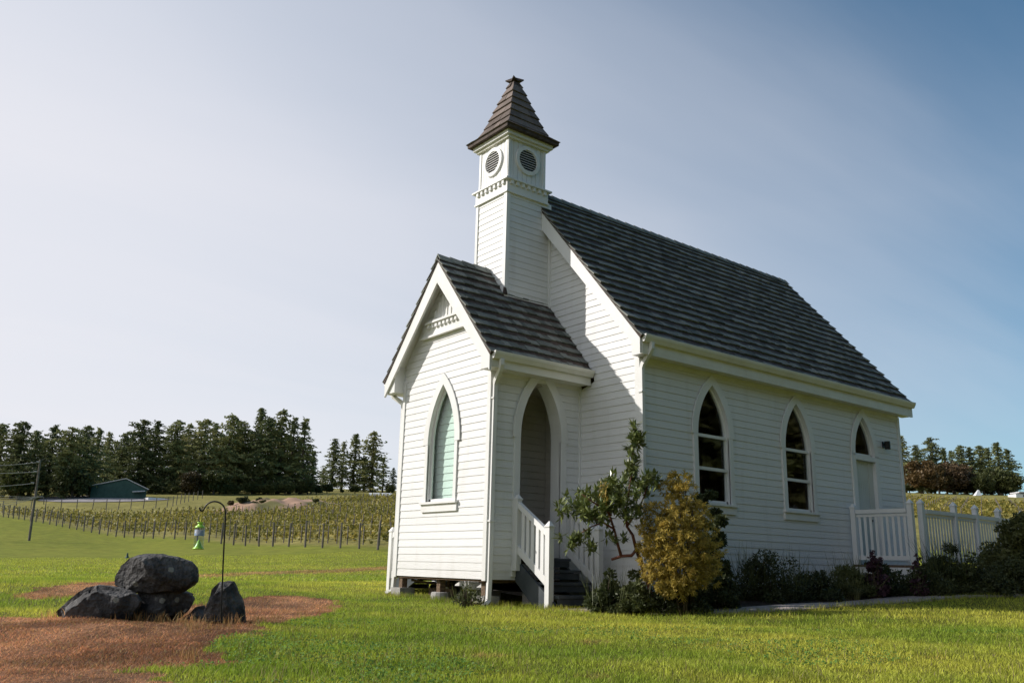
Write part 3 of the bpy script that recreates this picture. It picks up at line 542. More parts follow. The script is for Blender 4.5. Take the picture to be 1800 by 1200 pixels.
for it_, (px, yt, s, m, w) in enumerate([(-22, 745, 205, 1, 1), (12, 741, 200, 3, 1.1), (42, 757, 214, 1, 1.), (72, 747, 206, 0, 1.05), (104, 751, 200, 3, 1.1), (131, 748, 206, 1, 1), (153, 752, 212, 0, .9), (172, 760, 228, 2, 1), (200, 763, 236, 1, 1), (232, 738, 232, 3, 1.), (258, 740, 238, 0, 1.05), (295, 739, 236, 1, 1.1), (316, 746, 246, 2, 1), (345, 737, 236, 3, 1.), (364, 744, 246, 0, 1), (392, 729, 240, 1, 1.1), (414, 741, 246, 3, .9), (445, 718, 246, 4, 1.0), (462, 734, 240, 1, .9), (486, 722, 244, 2, 1.2), (507, 734, 248, 5, 1.15), (527, 736, 244, 5, 1.25), (546, 792, 250, 0, .9)]):
    lab = {0: 'dark fir', 1: 'broad dark fir', 2: 'olive-tinged fir', 3: 'wide spreading fir', 4: 'tall spire-topped fir', 5: 'thin open fir'}[m]
    wh = ''
    plant_tree('fir_tree', FIRS[m], px, yt, s, f'{lab} in the left wood, {ORD[it_]} front fir from the left', 'firs of the left wood', w)
for px, yt, s, m in [(5, 768, 232, 0), (55, 770, 236, 1), (90, 766, 238, 2), (118, 768, 240, 1), (145, 772, 242, 3), (186, 775, 250, 1), (215, 766, 256, 0), (246, 764, 258, 2), (276, 768, 256, 1), (305, 764, 260, 3), (330, 765, 258, 0), (378, 762, 262, 1), (402, 764, 258, 2), (430, 757, 264, 1), (474, 760, 264, 3), (497, 764, 262, 1), (520, 772, 262, 0), (537, 786, 262, 2)]:
    plant_tree('fir_tree', FIRS[m], px, yt, s, 'shaded fir in the second rank of the left wood', 'second rank firs of the left wood', 1.15)
for px, yt, s, m, w, lab in [(583, 771, 290, 0, 1.15, 'leftmost fir of the small clump beside the chapel porch'), (600, 776, 302, 5, 1.1, 'thin fir second from left in the clump beside the porch'), (620, 763, 292, 4, 1.25, 'pointed fir in the middle of the clump beside the porch'), (654, 760, 290, 2, 1.4, 'big open fir at the right of the clump beside the porch'), (674, 803, 296, 5, 1.2, 'short fir at the right end of the clump beside the porch'), (566, 822, 300, 3, .9, 'low bushy fir left of the clump beside the porch'), (640, 806, 305, 1, 1.2, 'short dark fir behind the clump beside the porch'), (692, 822, 300, 0, 1., 'low fir half hidden by the porch corner')]:
    plant_tree('fir_tree', FIRS[m], px, yt, s, lab, 'firs beside the porch', w)
for px, yt, s, m, w, lab in [(1592, 798, 292, 0, 1.2, 'fir half hidden by the chapel back corner'), (1615, 768, 280, 2, 1.3, 'open-topped fir right of the chapel back corner'), (1640, 783, 284, 0, 1.2, 'dark fir behind the russet tree'), (1668, 770, 286, 3, .9, 'tall flat-topped fir behind the russet tree'), (1690, 790, 330, 4, 1., 'small pointed fir on the right skyline beside the tall one'), (1703, 793, 334, 4, .9, 'smallest pointed fir on the right skyline'), (1722, 784, 300, 1, 1.1, 'dark fir above the brown tree'), (1738, 787, 300, 0, 1.2, 'dark fir right of the brown tree'), (1757, 784, 305, 1, 1.1, 'broad fir behind the olive tree'), (1771, 788, 300, 4, 1.2, 'narrow fir behind the olive tree'), (1788, 779, 290, 4, 1.4, 'tall pointed fir near the right edge'), (1806, 790, 296, 0, 1.2, 'fir cut by the right edge')]:
    plant_tree('fir_tree', FIRS[m], px, yt, s, lab, 'firs right of the chapel', w)
for kind, px, yt, s, w, lab in [('russet', 1645, 803, 262, 1.0, 'russet-leaved tree right of the chapel back corner'), ('russet', 1676, 812, 268, .8, 'second russet tree, right of the first, partly brown'), ('brown', 1702, 803, 272, 1., 'brown-leaved tree above the white tent'), ('brown', 1726, 818, 276, .8, 'darker brown tree above the hillside vines'), ('olive', 1756, 826, 268, .9, 'rounded olive-green tree near the right edge'), ('olive', 1782, 812, 272, 1., 'taller olive-green tree near the right edge'), ('olive', 1803, 820, 270, 1., 'olive-green tree cut by the right edge'), ('olive', 24, 800, 196, 1., 'rounded olive tree in front of the firs at the far left'), ('olive', 120, 805, 198, .9, 'rounded olive tree in front of the firs, left of the barn'), ('brown', 330, 822, 226, .9, 'dull brown-green tree in front of the firs right of the barn'), ('olive', 372, 815, 228, 1., 'olive tree in front of the firs above the knoll'), ('olive', 540, 835, 240, .9, 'low olive tree at the right end of the left wood'), ('olive', 688, 845, 240, .8, 'light green bush-like tree against the porch corner'), ('olive', 602, 858, 262, .9, 'low light green shrub tree under the fir clump'), ('olive', 1642, 848, 262, .7, 'low green shrub tree under the russet tree')]:
    plant_tree('broadleaf_tree', BROAD[kind], px, yt, s, lab, None, w)
# the wood on the side away from the sun, which the side windows mirror
g_ = random.Random(3)
for i in range(36):
    x_ = -20+(i % 18)*5.2+g_.uniform(-1.6, 1.6); y_ = -32-g_.uniform(0, 5)-(8 if i >= 18 else 0); m_ = FIRS[g_.randrange(5)]; k_ = g_.uniform(.85, 1.2)
    r_ = thing('fir_tree', (x_, y_, gz(x_, y_)), 'fir of the wood mirrored darkly in the side windows', 'tree', 'firs mirrored in the side windows'); r_.rotation_euler[2] = g_.random()*6; r_.scale = (k_*1.5, k_*1.5, k_)
    for nm, me in (('trunk', m_[1]), ('crown', m_[0])): o = bpy.data.objects.new(nm, me); COL.objects.link(o); o.parent = r_
# dark shrubs under the wood
for i, (px, s, h) in enumerate([(300, 226, 3), (322, 230, 3.4), (352, 228, 3.2), (382, 230, 3.8), (410, 232, 3.2), (440, 236, 4), (470, 236, 3.6), (500, 238, 4), (530, 240, 3.4), (556, 244, 3), (575, 262, 3.4), (625, 264, 3.2), (1600, 268, 3), (1622, 270, 3.4), (1660, 274, 3.6), (1690, 276, 3.6), (1715, 280, 3.4), (1740, 280, 3.6), (1768, 278, 3.4), (1795, 278, 3.6), (20, 210, 3), (196, 226, 3), (226, 228, 3.2), (268, 226, 3.2)]):
    sd_ = 'right' if px > 900 else 'left'; plant_tree('undergrowth_shrub', BROAD['olive'], px, 0, s, f'dark shrub in the undergrowth along the foot of the {sd_} wood', f'undergrowth shrubs along the {sd_} wood', 1.3, hfix=h)
for px, yy, s, h, lab in [(427, 893, 149, 2.0, 'round dark bush on the left shoulder of the dry knoll'), (459, 883, 152, 1.6, 'dark bush at the top of the dry knoll'), (447, 888, 150, 1.0, 'small bush between the two larger bushes on the knoll'), (463, 888, 150, 1.2, 'bush just right of the knoll top bush'), (405, 892, 148, 1.1, 'pale brown bush at the left foot of the knoll'), (556, 899, 148, 1.0, 'small dark bush at the right end of the knoll')]:
    p = at(px, yy, s); x, y = p.x, p.y; r = plant_tree('bush', BROAD['russet' if 'pale' in lab else 'olive'], px, 0, s, lab, None, 1.2, hfix=h); r['category'] = 'bush'; r.location.z = gz(x, y)+1.0

# ================================================================== chapel
E_ = .14                                          # siding course
P_, HP, HW, LN = 2.22, 1.525, 3.135, 9.29          # porch depth, porch half width, nave half width, nave length
NE_Y, NE_Z, NR_Z = HW+.30, 4.40, 8.45; NS = (NR_Z-NE_Z)/NE_Y
PE_Y, PE_Z, PR_Z = 1.905, 3.97, 6.28; PS = (PR_Z-PE_Z)/PE_Y
TX0, TH = -1.208, .535; TX1 = TX0+2*TH; TXC = TX0+TH
RF = -.24                                          # front face of nave rake boards
PF = -2.52                                         # front face of porch rake boards
chapel = thing('chapel', (3., 0, gz(-2.2, -1.5)), 'small white clapboard chapel with gabled porch, belfry tower and dark shake roofs', 'chapel')
def part(name, mb, mat, parent=chapel, **k): return add(name, mb, mat, parent, **k)
class Arch:
    def __init__(s, c, a, zb, zs, za): s.c, s.a, s.zb, s.zs, s.za = c, a, zb, zs, za; h = za-zs; s.R = (h*h+a*a)/(2*a)
    def w(s, z, off=0.):
        if z <= s.zs: return s.a+off
        q = (s.R+off)**2-(z-s.zs)**2
        return max(0., math.sqrt(q)-(s.R-s.a)) if q > 0 else 0.
    def top(s, off=0.): return s.zs+math.sqrt(max(0, (s.R+off)**2-(s.R-s.a)**2))
    def outline(s, off, zb, n=14):                   # closed loop from bottom left over the apex to bottom right, in (u,z)
        zt = s.top(off); zz = [s.zs+(zt-s.zs)*math.sin(math.pi/2*i/n) for i in range(n+1)]
        Lp = [(s.c-(s.a+off), zb)]+[(s.c-s.w(z, off), z) for z in zz[:-1]]+[(s.c, zt)]; return Lp+[(2*s.c-p[0], p[1]) for p in Lp[:-1]][::-1]
def Mfront(x0): return lambda u, z, o: (x0-o, u, z)
def Mside(y0): return lambda u, z, o: (u, y0-o, z)
W1, W2, W3 = Arch(2.05, .475, 1.50, 2.80, 3.82), Arch(4.89, .475, 1.50, 2.80, 3.82), Arch(7.57, .425, .50, 2.90, 3.85)
FW = Arch(0., .465, 1.40, 2.52, 3.68); PA = Arch(-1.03, .50, .42, 2.60, 3.76)
def rows(z0, z1, lo, hi, holes, edge=.07):
    """clapboard courses: list of (za,zb,[(ul_bottom,ur_bottom,ul_top,ur_top)])"""
    o = []; k = 0; z = z0
    while z < z1-.02:
        zt = min(z+E_, z1); spans = [(lo(z), hi(z), lo(zt), hi(zt))]
        for h in holes:
            if zt <= h.zb-.001 or z >= h.top(edge): continue
            wb, wt = h.w(max(z, h.zb), edge), h.w(min(zt, h.top(edge)), edge); ns = []
            for (a, b, c, d) in spans:
                if a < h.c < b: ns += [(a, h.c-wb, c, h.c-wt), (h.c+wb, b, h.c+wt, d)]
                else: ns.append((a, b, c, d))
            spans = ns
        for sp_ in spans:
            if sp_[1]-sp_[0] > .03: o.append((z, zt, (sp_[0], sp_[1], min(sp_[2], max(sp_[3], sp_[2])), max(sp_[3], sp_[2]))))
        z += E_
    return o
def board(mb, Mp, z, zt, q, ob=.014, ot=.004, zo=.003):
    mb.hexa([Mp(q[0], z+zo, .0), Mp(q[1], z+zo, .0), Mp(q[3], zt, .0), Mp(q[2], zt, .0)], [Mp(q[0], z+zo, ob), Mp(q[1], z+zo, ob), Mp(q[3], zt, ot), Mp(q[2], zt, ot)]); return mb
def core(mb, Mp, z, zt, q, th=.10):
    mb.hexa([Mp(q[0], z, -th), Mp(q[1], z, -th), Mp(q[3], zt, -th), Mp(q[2], zt, -th)], [Mp(q[0], z, -.001), Mp(q[1], z, -.001), Mp(q[3], zt, -.001), Mp(q[2], zt, -.001)])
def wall(name, Mp, z0, z1, lo, hi, holes, single=True, mat=None, with_core=True):
    rr = rows(z0, z1, lo, hi, holes); mb = MB()
    if with_core:
        for z, zt, q in rr: core(mb, Mp, z, zt, q)
    if not single:
        for z, zt, q in rr: board(mb, Mp, z, zt, q)
        return part(name, mb, mat or M['siding'], kind='stuff' if name == 'far_siding' else None)
    w = part(name, mb, M['white'])
    for z, zt, q in rr:
        b = MB(); j = random.uniform(-.0015, .0015); board(b, Mp, z, zt, q, .014+j, .004+j); add('siding_board', b, M['siding'], w)
    return w
nave_lim = lambda z: min(HW-.001, (NR_Z-.12-z)/NS)
porch_lim = lambda z: min(HP-.001, (PR_Z-.10-z)/PS)
wall('porch_front_wall', Mfront(-P_), 0, 5.75, lambda z: -porch_lim(z), porch_lim, [FW])
wall('porch_side_wall', Mside(-HP), 0, 3.80, lambda z: -P_, lambda z: -.002, [PA])
wall('nave_side_wall', Mside(-HW), -.28, 4.10, lambda z: 0.002, lambda z: LN, [W1, W2, W3])
def nf_hi(z): return -HP if z < 3.85 else -max(TH, (PR_Z-z)/PS) if z < PR_Z else -TH
wall('nave_front_wall', Mfront(0), -.28, 8.0, lambda z: -nave_lim(z), lambda z: min(nf_hi(z), nf_hi(z+E_)+.0) if z < 3.8 else nf_hi(z)+.03, [])
tower_z0 = 5.2
wall('tower_front_wall', Mfront(TX0), 5.60, 7.96, lambda z: -TH+.001, lambda z: TH-.001, [])
wall('tower_side_wall', Mside(-TH), 5.32, 7.96, lambda z: TX0, lambda z: .02, [])
# far sides, joined
FSM = lambda y0: (lambda u, z, o: (u, y0+o, z))
wall('far_siding', FSM(HW), -.28, 4.10, lambda z: 0, lambda z: LN, [], single=False)
wall('far_siding', FSM(HP), 0, 3.8, lambda z: -P_, lambda z: -.002, [], single=False)
wall('far_siding', Mfront(0), -.28, 8.0, lambda z: (HP if z < 3.85 else max(TH, (PR_Z-z)/PS) if z < PR_Z else TH), nave_lim, [], single=False)
wall('far_siding', lambda u, z, o: (LN+o, u, z), -.28, 8.2, lambda z: -nave_lim(z), nave_lim, [], single=False)
wall('far_siding', FSM(TH), 5.4, 7.96, lambda z: TX0, lambda z: .02, [], single=False)
wall('far_siding', lambda u, z, o: (TX1+o, u, z), 7.2, 7.96, lambda z: -TH, lambda z: TH, [], single=False)

# corner boards
cbm = [('corner_board', MB().box(-P_-.03, -P_+.0, -HP-.012, -HP+.075, -.02, 3.95)), ('corner_board', MB().box(-P_-.03, -P_+.09, -HP-.03, -HP-.012, -.02, 3.72)), ('corner_board', MB().box(-P_-.03, -P_, HP-.085, HP+.01, -.02, 3.95)),
       ('corner_board', MB().box(-.03, 0, -HW-.012, -HW+.09, -.28, 4.08)), ('corner_board', MB().box(-.03, .09, -HW-.03, -HW-.012, -.28, 4.05)), ('corner_board', MB().box(LN-.09, LN+.01, -HW-.03, -HW, -.28, 4.05)),
       ('corner_board', MB().box(TX0-.03, TX0, -TH-.012, -TH+.07, 5.3, 7.95)), ('corner_board', MB().box(TX0-.03, TX0+.07, -TH-.03, -TH-.012, 5.3, 7.95)), ('corner_board', MB().box(TX0-.03, TX0, TH-.07, TH+.01, 5.3, 7.95)),
       ('corner_board', MB().box(-.045, -.0, -HP-.045, -HP, -.02, 3.72)), ('corner_board', MB().box(-.05, -.0, -TH-.05, -TH, 5.5, 7.7))]
for n_, b_ in cbm: part(n_, b_, M['white'])
# frieze at the wall tops
part('frieze_board', MB().box(.1, LN-.1, -HW-.03, -HW, 3.98, 4.07), M['cream']); part('frieze_board', MB().box(-P_+.1, -.05, -HP-.03, -HP, 3.64, 3.73), M['cream'])

# arch trim: ring between two outlines, with the shoulder where the wider head ends
def ring_part(name, Mp, A, off0, off1, zb, o0, o1, mat, n=14, zstop=None, parent=chapel):
    a = A.outline(off0, zb, n); b = A.outline(off1, zb, n); mb = MB()
    for i in range(len(a)-1): mb.hexa([Mp(*a[i], o0), Mp(*a[i+1], o0), Mp(*b[i+1], o0), Mp(*b[i], o0)], [Mp(*a[i], o1), Mp(*a[i+1], o1), Mp(*b[i+1], o1), Mp(*b[i], o1)])
    return part(name, mb, mat, parent)
def reveal(name, Mp, A, zb, depth, mat, off=0., th=.02, parent=chapel):
    return ring_part(name, Mp, A, off, off+th, zb, -depth, .02, mat, parent=parent)
def glass_pane(Mp, A, off, z0, z1, o, mat, parent, n=10):
    zt = A.top(off); z1 = min(z1, zt); L = []
    for i in range(n+1): z = z0+(z1-z0)*i/n; L.append((A.c-max(A.w(z, off), .001), z))
    pts = L+[(2*A.c-p[0], p[1]) for p in L][::-1]; mb = MB(); mb.poly([Mp(u, z, o) for u, z in pts]); return add('pane', mb, mat, parent)
def window(Mp, A, bars, name='window', glass='glass', depth=.10, trim=.165, sill=True, jamb=.12, outer=.0):
    w = ring_part(name, Mp, A, -.045, .0, A.zb, -depth+.01, -depth+.055, M['white'])          # sash
    ring_part('head_trim', Mp, A, 0, trim, A.zs+(.0 if outer == 0 else outer), .021, .045, M['white'], parent=w)
    for s_ in (-1, 1):
        u0_, u1_ = sorted((A.c+s_*A.a, A.c+s_*(A.a+jamb))); mb = MB(); mb.hexa([Mp(u0_, A.zb, .0), Mp(u1_, A.zb, .0), Mp(u1_, A.zs+.01, .0), Mp(u0_, A.zs+.01, .0)], [Mp(u0_, A.zb, .040), Mp(u1_, A.zb, .040), Mp(u1_, A.zs+.01, .040), Mp(u0_, A.zs+.01, .040)]); add('side_trim', mb, M['white'], w)
    ring_part('reveal', Mp, A, 0, .02, A.zb, -depth-.02, .02, M['white'], parent=w)
    def hbar(nm, z0, z1, o0, o1, ex=0., mat='white'):
        a_ = A.w(z1)+ex; mb = MB(); mb.hexa([Mp(A.c-a_, z0, o0), Mp(A.c+a_, z0, o0), Mp(A.c+a_, z1, o0), Mp(A.c-a_, z1, o0)], [Mp(A.c-a_, z0, o1), Mp(A.c+a_, z0, o1), Mp(A.c+a_, z1, o1), Mp(A.c-a_, z1, o1)]); return add(nm, mb, M[mat], w)
    zs_ = [A.zb+.05]+list(bars)+[A.top()]
    for z in bars: hbar('glazing_bar', z-.03, z+.03, -depth, -.02, -.001)
    hbar('sash_rail', A.zb, A.zb+.06, -depth, -depth+.055, -.001)
    for i in range(len(zs_)-1): glass_pane(Mp, A, -.04, zs_[i], zs_[i+1], -depth+.03+.002*i, M[glass], w)
    if sill:
        hbar('sill', A.zb-.045, A.zb-.001, -.06, .085, .16); hbar('apron', A.zb-.19, A.zb-.045, .0, .045, .145)
    return w
SM = Mside(-HW); w1 = window(SM, W1, (2.80, 2.16)); w2 = window(SM, W2, (2.80, 2.16)); wf = window(Mfront(-P_), FW, (), glass='mint', jamb=.09)
# side door under a pointed light
WD = Arch(7.57, .425, 2.93, 2.931, 3.85)
dl = window(SM, WD, (), name='door_light', sill=False, jamb=.0)
part('door_lintel', MB().box(7.12, 8.02, -HW-.05, -HW+.12, 2.82, 2.93), M['white'])
for a_, b_ in ((6.985, 7.145), (7.995, 8.155)): part('door_jamb', MB().box(a_, b_, -HW-.045, -HW+.12, .45, 2.95), M['white'])
dr = part('door', MB().box(7.145, 7.995, -HW+.075, -HW+.12, .5, 2.82), M['door'])
for k in range(8): add('door_board', MB().box(7.15+k*.081, 7.15+k*.081+.075, -HW+.06, -HW+.075, .52, 2.80), M['door'], dr)
add('door_stile', MB().box(7.80, 7.99, -HW+.045, -HW+.0745, .52, 2.80), M['door'], dr)
add('door_knob', MB().lathe((7.74, -HW+.02, 1.45), [(.001, -.03), (.03, -.02), (.035, 0), (.03, .02), (.001, .03)], 10), M['black'], dr)
# porch arch
ap = ring_part('porch_arch', Mside(-HP), PA, 0, .175, 2.55, .021, .05, M['white'])
for s_ in (-1, 1): a_, b_ = sorted((PA.c+s_*PA.a, PA.c+s_*(PA.a+.135))); add('arch_jamb', MB().box(a_, b_, -HP-.045, -HP, .06, 2.56), M['white'], ap)
ring_part('arch_lining', Mside(-HP), PA, 0., .03, .40, -.26, .02, M['white'], parent=ap)

# vestibule and the nave inside
VX0, VX1, VY0, VY1, VZ0, VZ1 = -1.86, -.002, -HP+.101, -.50, .40, 3.62
part('vestibule_floor', MB().box(VX0, VX1, -HP+.0, VY1, .33, .40), M['stair'])
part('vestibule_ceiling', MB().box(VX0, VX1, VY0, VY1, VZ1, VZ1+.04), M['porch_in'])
def lining(name, Mp, lo, hi, z0, z1, mat):
    mb = MB()
    for k in range(int((z1-z0)/E_)+1):
        z = z0+k*E_; zt = min(z+E_, z1)
        if zt-z > .01: board(mb, Mp, z, zt, (lo, hi, lo, hi), .018, .004)
    mb.hexa([Mp(lo, z0, -.03), Mp(hi, z0, -.03), Mp(hi, z1, -.03), Mp(lo, z1, -.03)], [Mp(lo, z0, .0), Mp(hi, z0, .0), Mp(hi, z1, .0), Mp(lo, z1, .0)]); return part(name, mb, mat)
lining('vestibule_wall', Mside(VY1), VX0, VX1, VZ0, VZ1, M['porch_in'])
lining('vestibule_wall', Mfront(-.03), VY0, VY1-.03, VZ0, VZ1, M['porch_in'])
lining('window_backing_wall', Mfront(-2.0), -HP+.11, HP-.11, .0, 4.3, M['siding'])
part('porch_floor', MB().box(-P_+.01, -.01, -HP+.01, HP-.01, .12, .325), M['wood'])
part('nave_floor', MB().box(.1, LN-.1, -HW+.1, HW-.1, .3, .45), M['interior'])
part('nave_panelling', MB().box(.1, LN-.1, HW-.16, HW-.11, .45, 4.0), M['interior']); part('nave_panelling', MB().box(LN-.2, LN-.12, -HW+.15, HW-.15, .45, 3.95), M['interior'])
mb = MB()
for s_ in (-1, 1): mb.hexa([(.12, s_*(HW-.1), 4.0), (LN-.12, s_*(HW-.1), 4.0), (LN-.12, 0, 7.7), (.12, 0, 7.7)], [(.12, s_*(HW-.1), 4.06), (LN-.12, s_*(HW-.1), 4.06), (LN-.12, 0, 7.76), (.12, 0, 7.76)])
part('nave_ceiling', mb, M['interior'])
for k in range(5):
    for s_ in (-1, 1):
        x0_ = 2.2+k*1.15; y0_, y1_ = sorted((s_*.6, s_*2.7)); pw = thing('pew', (x0_, s_*1.65, .45), f'brown wooden pew inside the chapel, seen dimly through the side windows', 'pew', 'pews inside the chapel')
        add('backrest', MB().box(x0_+.4, x0_+.44, y0_, y1_, .85, 1.35), M['interior'], pw); add('seat', MB().box(x0_, x0_+.42, y0_, y1_, .85, .89), M['interior'], pw)
        for yy_ in (y0_, y1_-.04): add('end_panel', MB().box(x0_, x0_+.44, yy_, yy_+.04, .45, 1.3), M['interior'], pw)

# ---- roofs
class Slope:
    def __init__(s, x0, x1, sign, ey, ez, m): s.x0, s.x1, s.sg, s.ey, s.ez, s.m = x0, x1, sign, ey, ez, m; s.a = math.atan(m); s.len = ey/math.cos(s.a)
    def p(s, u, d, o): return (u, s.sg*(s.ey-d*math.cos(s.a)+o*math.sin(s.a)), s.ez+d*math.sin(s.a)+o*math.cos(s.a))
def slab(name, S, th, mat, x0=None, x1=None):
    mb = MB(); x0 = S.x0 if x0 is None else x0; x1 = S.x1 if x1 is None else x1
    mb.hexa([S.p(x0, -.02, -th), S.p(x1, -.02, -th), S.p(x1, S.len, -th), S.p(x0, S.len, -th)], [S.p(x0, -.02, 0), S.p(x1, -.02, 0), S.p(x1, S.len, 0), S.p(x0, S.len, 0)]); return part(name, mb, mat)
def shakes(S, expo, wmin=.11, wmax=.27, rnd=random):
    o = []; n = int(S.len/expo)
    expo = S.len/n
    for i in range(n):
        u = S.x0-.02+rnd.uniform(-.1, 0); d0 = i*expo-.03
        while u < S.x1+.02:
            w = rnd.uniform(wmin, wmax); a, b = max(u, S.x0-.025-rnd.uniform(0, .012)), min(u+w, S.x1+.025)
            if b-a > .03:
                dj = d0+rnd.uniform(-.012, .012); t = rnd.uniform(.016, .034); g = .003
                lo = [S.p(a+g, dj, .008), S.p(b-g, dj, .008), S.p(b-g, min(dj+expo*1.4, S.len), -.05), S.p(a+g, min(dj+expo*1.4, S.len), -.05)]
                hi = [S.p(a+g, dj, .008+t), S.p(b-g, dj, .008+t), S.p(b-g, min(dj+expo*1.4, S.len), -.036), S.p(a+g, min(dj+expo*1.4, S.len), -.036)]
                o.append((lo, hi))
            u += w
    return o
def cdist(q): return (Vector(q[0][0])-Vector((CX, CY, CZ))).length
NRS = Slope(RF, LN+.24, -1, NE_Y, NE_Z, NS); NLS = Slope(RF, LN+.24, 1, NE_Y, NE_Z, NS)
PRS = Slope(PF, -.002, -1, PE_Y, PE_Z, PS); PLS = Slope(PF, -.002, 1, PE_Y, PE_Z, PS)
nave_roof = slab('nave_roof', NRS, .06, M['edge'], x0=RF-.015); slab('nave_roof', NLS, .06, M['edge'], x0=RF-.015); porch_roof = slab('porch_roof', PRS, .06, M['edge'], x0=PF-.015); slab('porch_roof', PLS, .06, M['edge'], x0=PF-.015)
def intower(q): p = q[0][0]; return p[0] > TX0-.15 and abs(p[1]) < TH-.05
ps = [q for q in shakes(PRS, .252) if not (intower(q) and q[0][0][0] > TX0)]
ns = sorted(shakes(NRS, .267), key=cdist)
def joined(name, qs, mat, parent):
    mb = MB()
    for lo, hi in qs: mb.hexa(lo, hi)
    return add(name, mb, mat, parent, kind='stuff')
for lo, hi in ps: add('shingle', MB().hexa(lo, hi), M['shingle'], porch_roof)
NSEP = max(0, 255-len(ps))
for lo, hi in ns[:NSEP]: add('shingle', MB().hexa(lo, hi), M['shingle'], nave_roof)
joined('shingle_field', ns[NSEP:], M['shingle'], nave_roof); joined('shingle_field', shakes(NLS, .267), M['shingle'], nave_roof); joined('shingle_field', [q for q in shakes(PLS, .252) if not intower(q)], M['shingle'], porch_roof)
# ridge caps: overlapping saddle shingles
def ridge(x0, x1, z, m, parent, step=.24):
    x = x0; a = math.atan(m); i = 0
    while x < x1:
        x2 = min(x+step*1.25, x1+.03); mb = MB(); lift = .0
        for s_ in (-1, 1):
            def q(d, o, xx, t): return (xx, s_*(d*math.cos(a)), z-d*math.sin(a)+o+t)
            mb.hexa([q(0, .035, x, 0), q(.15, .035, x, 0), q(.15, .02, x2, -.0), q(0, .02, x2, -.0)], [q(0, .064+random.uniform(0, .008), x, 0), q(.15, .058, x, 0), q(.15, .038, x2, 0), q(0, .044, x2, 0)])
        add('ridge_cap', mb, M['shingle'], parent); x += step; i += 1
ridge(TX1+.02, LN+.25, NR_Z, NS, nave_roof, .3); ridge(PF-.02, TX0-.03, PR_Z, PS, porch_roof, .3)
# flashing where the porch roof meets the tower
part('flashing', MB().hexa([(TX0-.05, -TH-.06, 5.62), (TX0+.04, -TH-.06, 5.62), (TX0+.04, -TH+.0, 5.66), (TX0-.05, -TH+.0, 5.66)], [(TX0-.04, -TH-.055, 5.76), (TX0+.0, -TH-.055, 5.76), (TX0+.0, -TH-.01, 5.8), (TX0-.04, -TH-.01, 5.8)]), M['edge'])
# rake boards and edge mould
def rake(S, xf, xb, v, mat, dlo=.0, dhi=None, top=-.06):
    dhi = S.len+top*math.tan(S.a)-.0005 if dhi is None else dhi; mb = MB(); c = math.cos(S.a)
    def q(d, dz, x): p = S.p(x, d, top); return (p[0], p[1], p[2]+dz)
    mb.hexa([q(dlo, 0, xf), q(dhi, 0, xf), q(dhi, -v, xf), q(dlo, -min(v, .30), xf)], [q(dlo, 0, xb), q(dhi, 0, xb), q(dhi, -v, xb), q(dlo, -min(v, .30), xb)]); return part('rake_board', mb, mat)
for S in (NRS, NLS): rake(S, RF, RF+.045, .43, M['white'])
for S in (PRS, PLS): rake(S, PF, PF+.045, .45, M['white'])
for S in (NRS, NLS): rake(S, LN+.195, LN+.24, .43, M['white'])
# rake soffits
for S, xa, xb in ((NRS, RF+.045, -.001), (NLS, RF+.045, -.001), (PRS, PF+.045, -P_-.001), (PLS, PF+.045, -P_-.001)):
    mb = MB(); e1_ = S.len-.10*math.tan(S.a)-.001; c_ = [S.p(xa, 0, -.10), S.p(xb, 0, -.10), S.p(xb, e1_, -.10), S.p(xa, e1_, -.10)]; c2 = [S.p(xa, 0, -.062), S.p(xb, 0, -.062), S.p(xb, e1_, -.062), S.p(xa, e1_, -.062)]; mb.hexa(c_, c2); part('rake_soffit', mb, M['white'])
# eaves: fascia, soffit, gutter
def eave(sg, x0, x1, ey, ez, wy, fb, fz):
    part('fascia', MB().box(x0, x1, *sorted((sg*(ey-.03), sg*(ey-.07))), fb, ez-.02), M['cream'])
    part('soffit', MB().box(x0+.02, x1-.02, *sorted((sg*(wy+.001), sg*(ey-.071))), fb+.012, fb+.03), M['cream'])
    prof = [(.0, -.125), (.055, -.125), (.085, -.07), (.10, -.045), (.11, -.005), (.11, .012), (.095, .012), (.09, -.02), (.07, -.06), (.045, -.11), (.012, -.11), (.012, .0), (.0, .0)]
    mb = MB(); n = len(prof); pts = [(y, z) for y, z in prof]; a = [(x0-.005, sg*(ey-.03+y), ez+.005+z) for y, z in pts]; mb.hexa(a, [(x1+.005, q[1], q[2]) for q in a]); part('gutter', mb, M['cream'])
    for xe in (x0-.008, x1): part('gutter_cap', MB().prism([(xe, sg*(ey-.03+y), ez+.005+z) for y, z in [(.0, -.125), (.055, -.125), (.085, -.07), (.11, -.005), (.11, .012), (0, .0)]], (.008, 0, 0)), M['white'])
eave(-1, RF+.05, LN+.24, NE_Y, NE_Z, HW, 4.06, 0); eave(1, RF+.05, LN+.24, NE_Y, NE_Z, HW, 4.06, 0)
eave(-1, PF+.05, -.04, PE_Y, PE_Z, HP, 3.70, 0); eave(1, PF+.05, -.04, PE_Y, PE_Z, HP, 3.70, 0)
for xf, xw_, ey, fb, ez, wy in ((RF+.046, -.002, NE_Y, 4.06, NE_Z, HW), (PF+.046, -P_-.002, PE_Y, 3.70, PE_Z, HP)):   # boxed returns
    sl_ = NS if wy == HW else PS
    for sg in (-1, 1): part('eave_return', MB().prism([(xf, sg*(wy+.002), fb+.002), (xf, sg*(ey-.072), fb+.002), (xf, sg*(ey-.072), ez-.06), (xf, sg*(wy+.002), ez-.06+(ey-.072-wy)*sl_)], (xw_-xf, 0, 0)), M['white'])
def downspout(pts): return part('downspout', MB().tube(pts, .052, 4, math.pi/4), M['white'])
gzn = gz(-2.3, -1.6)
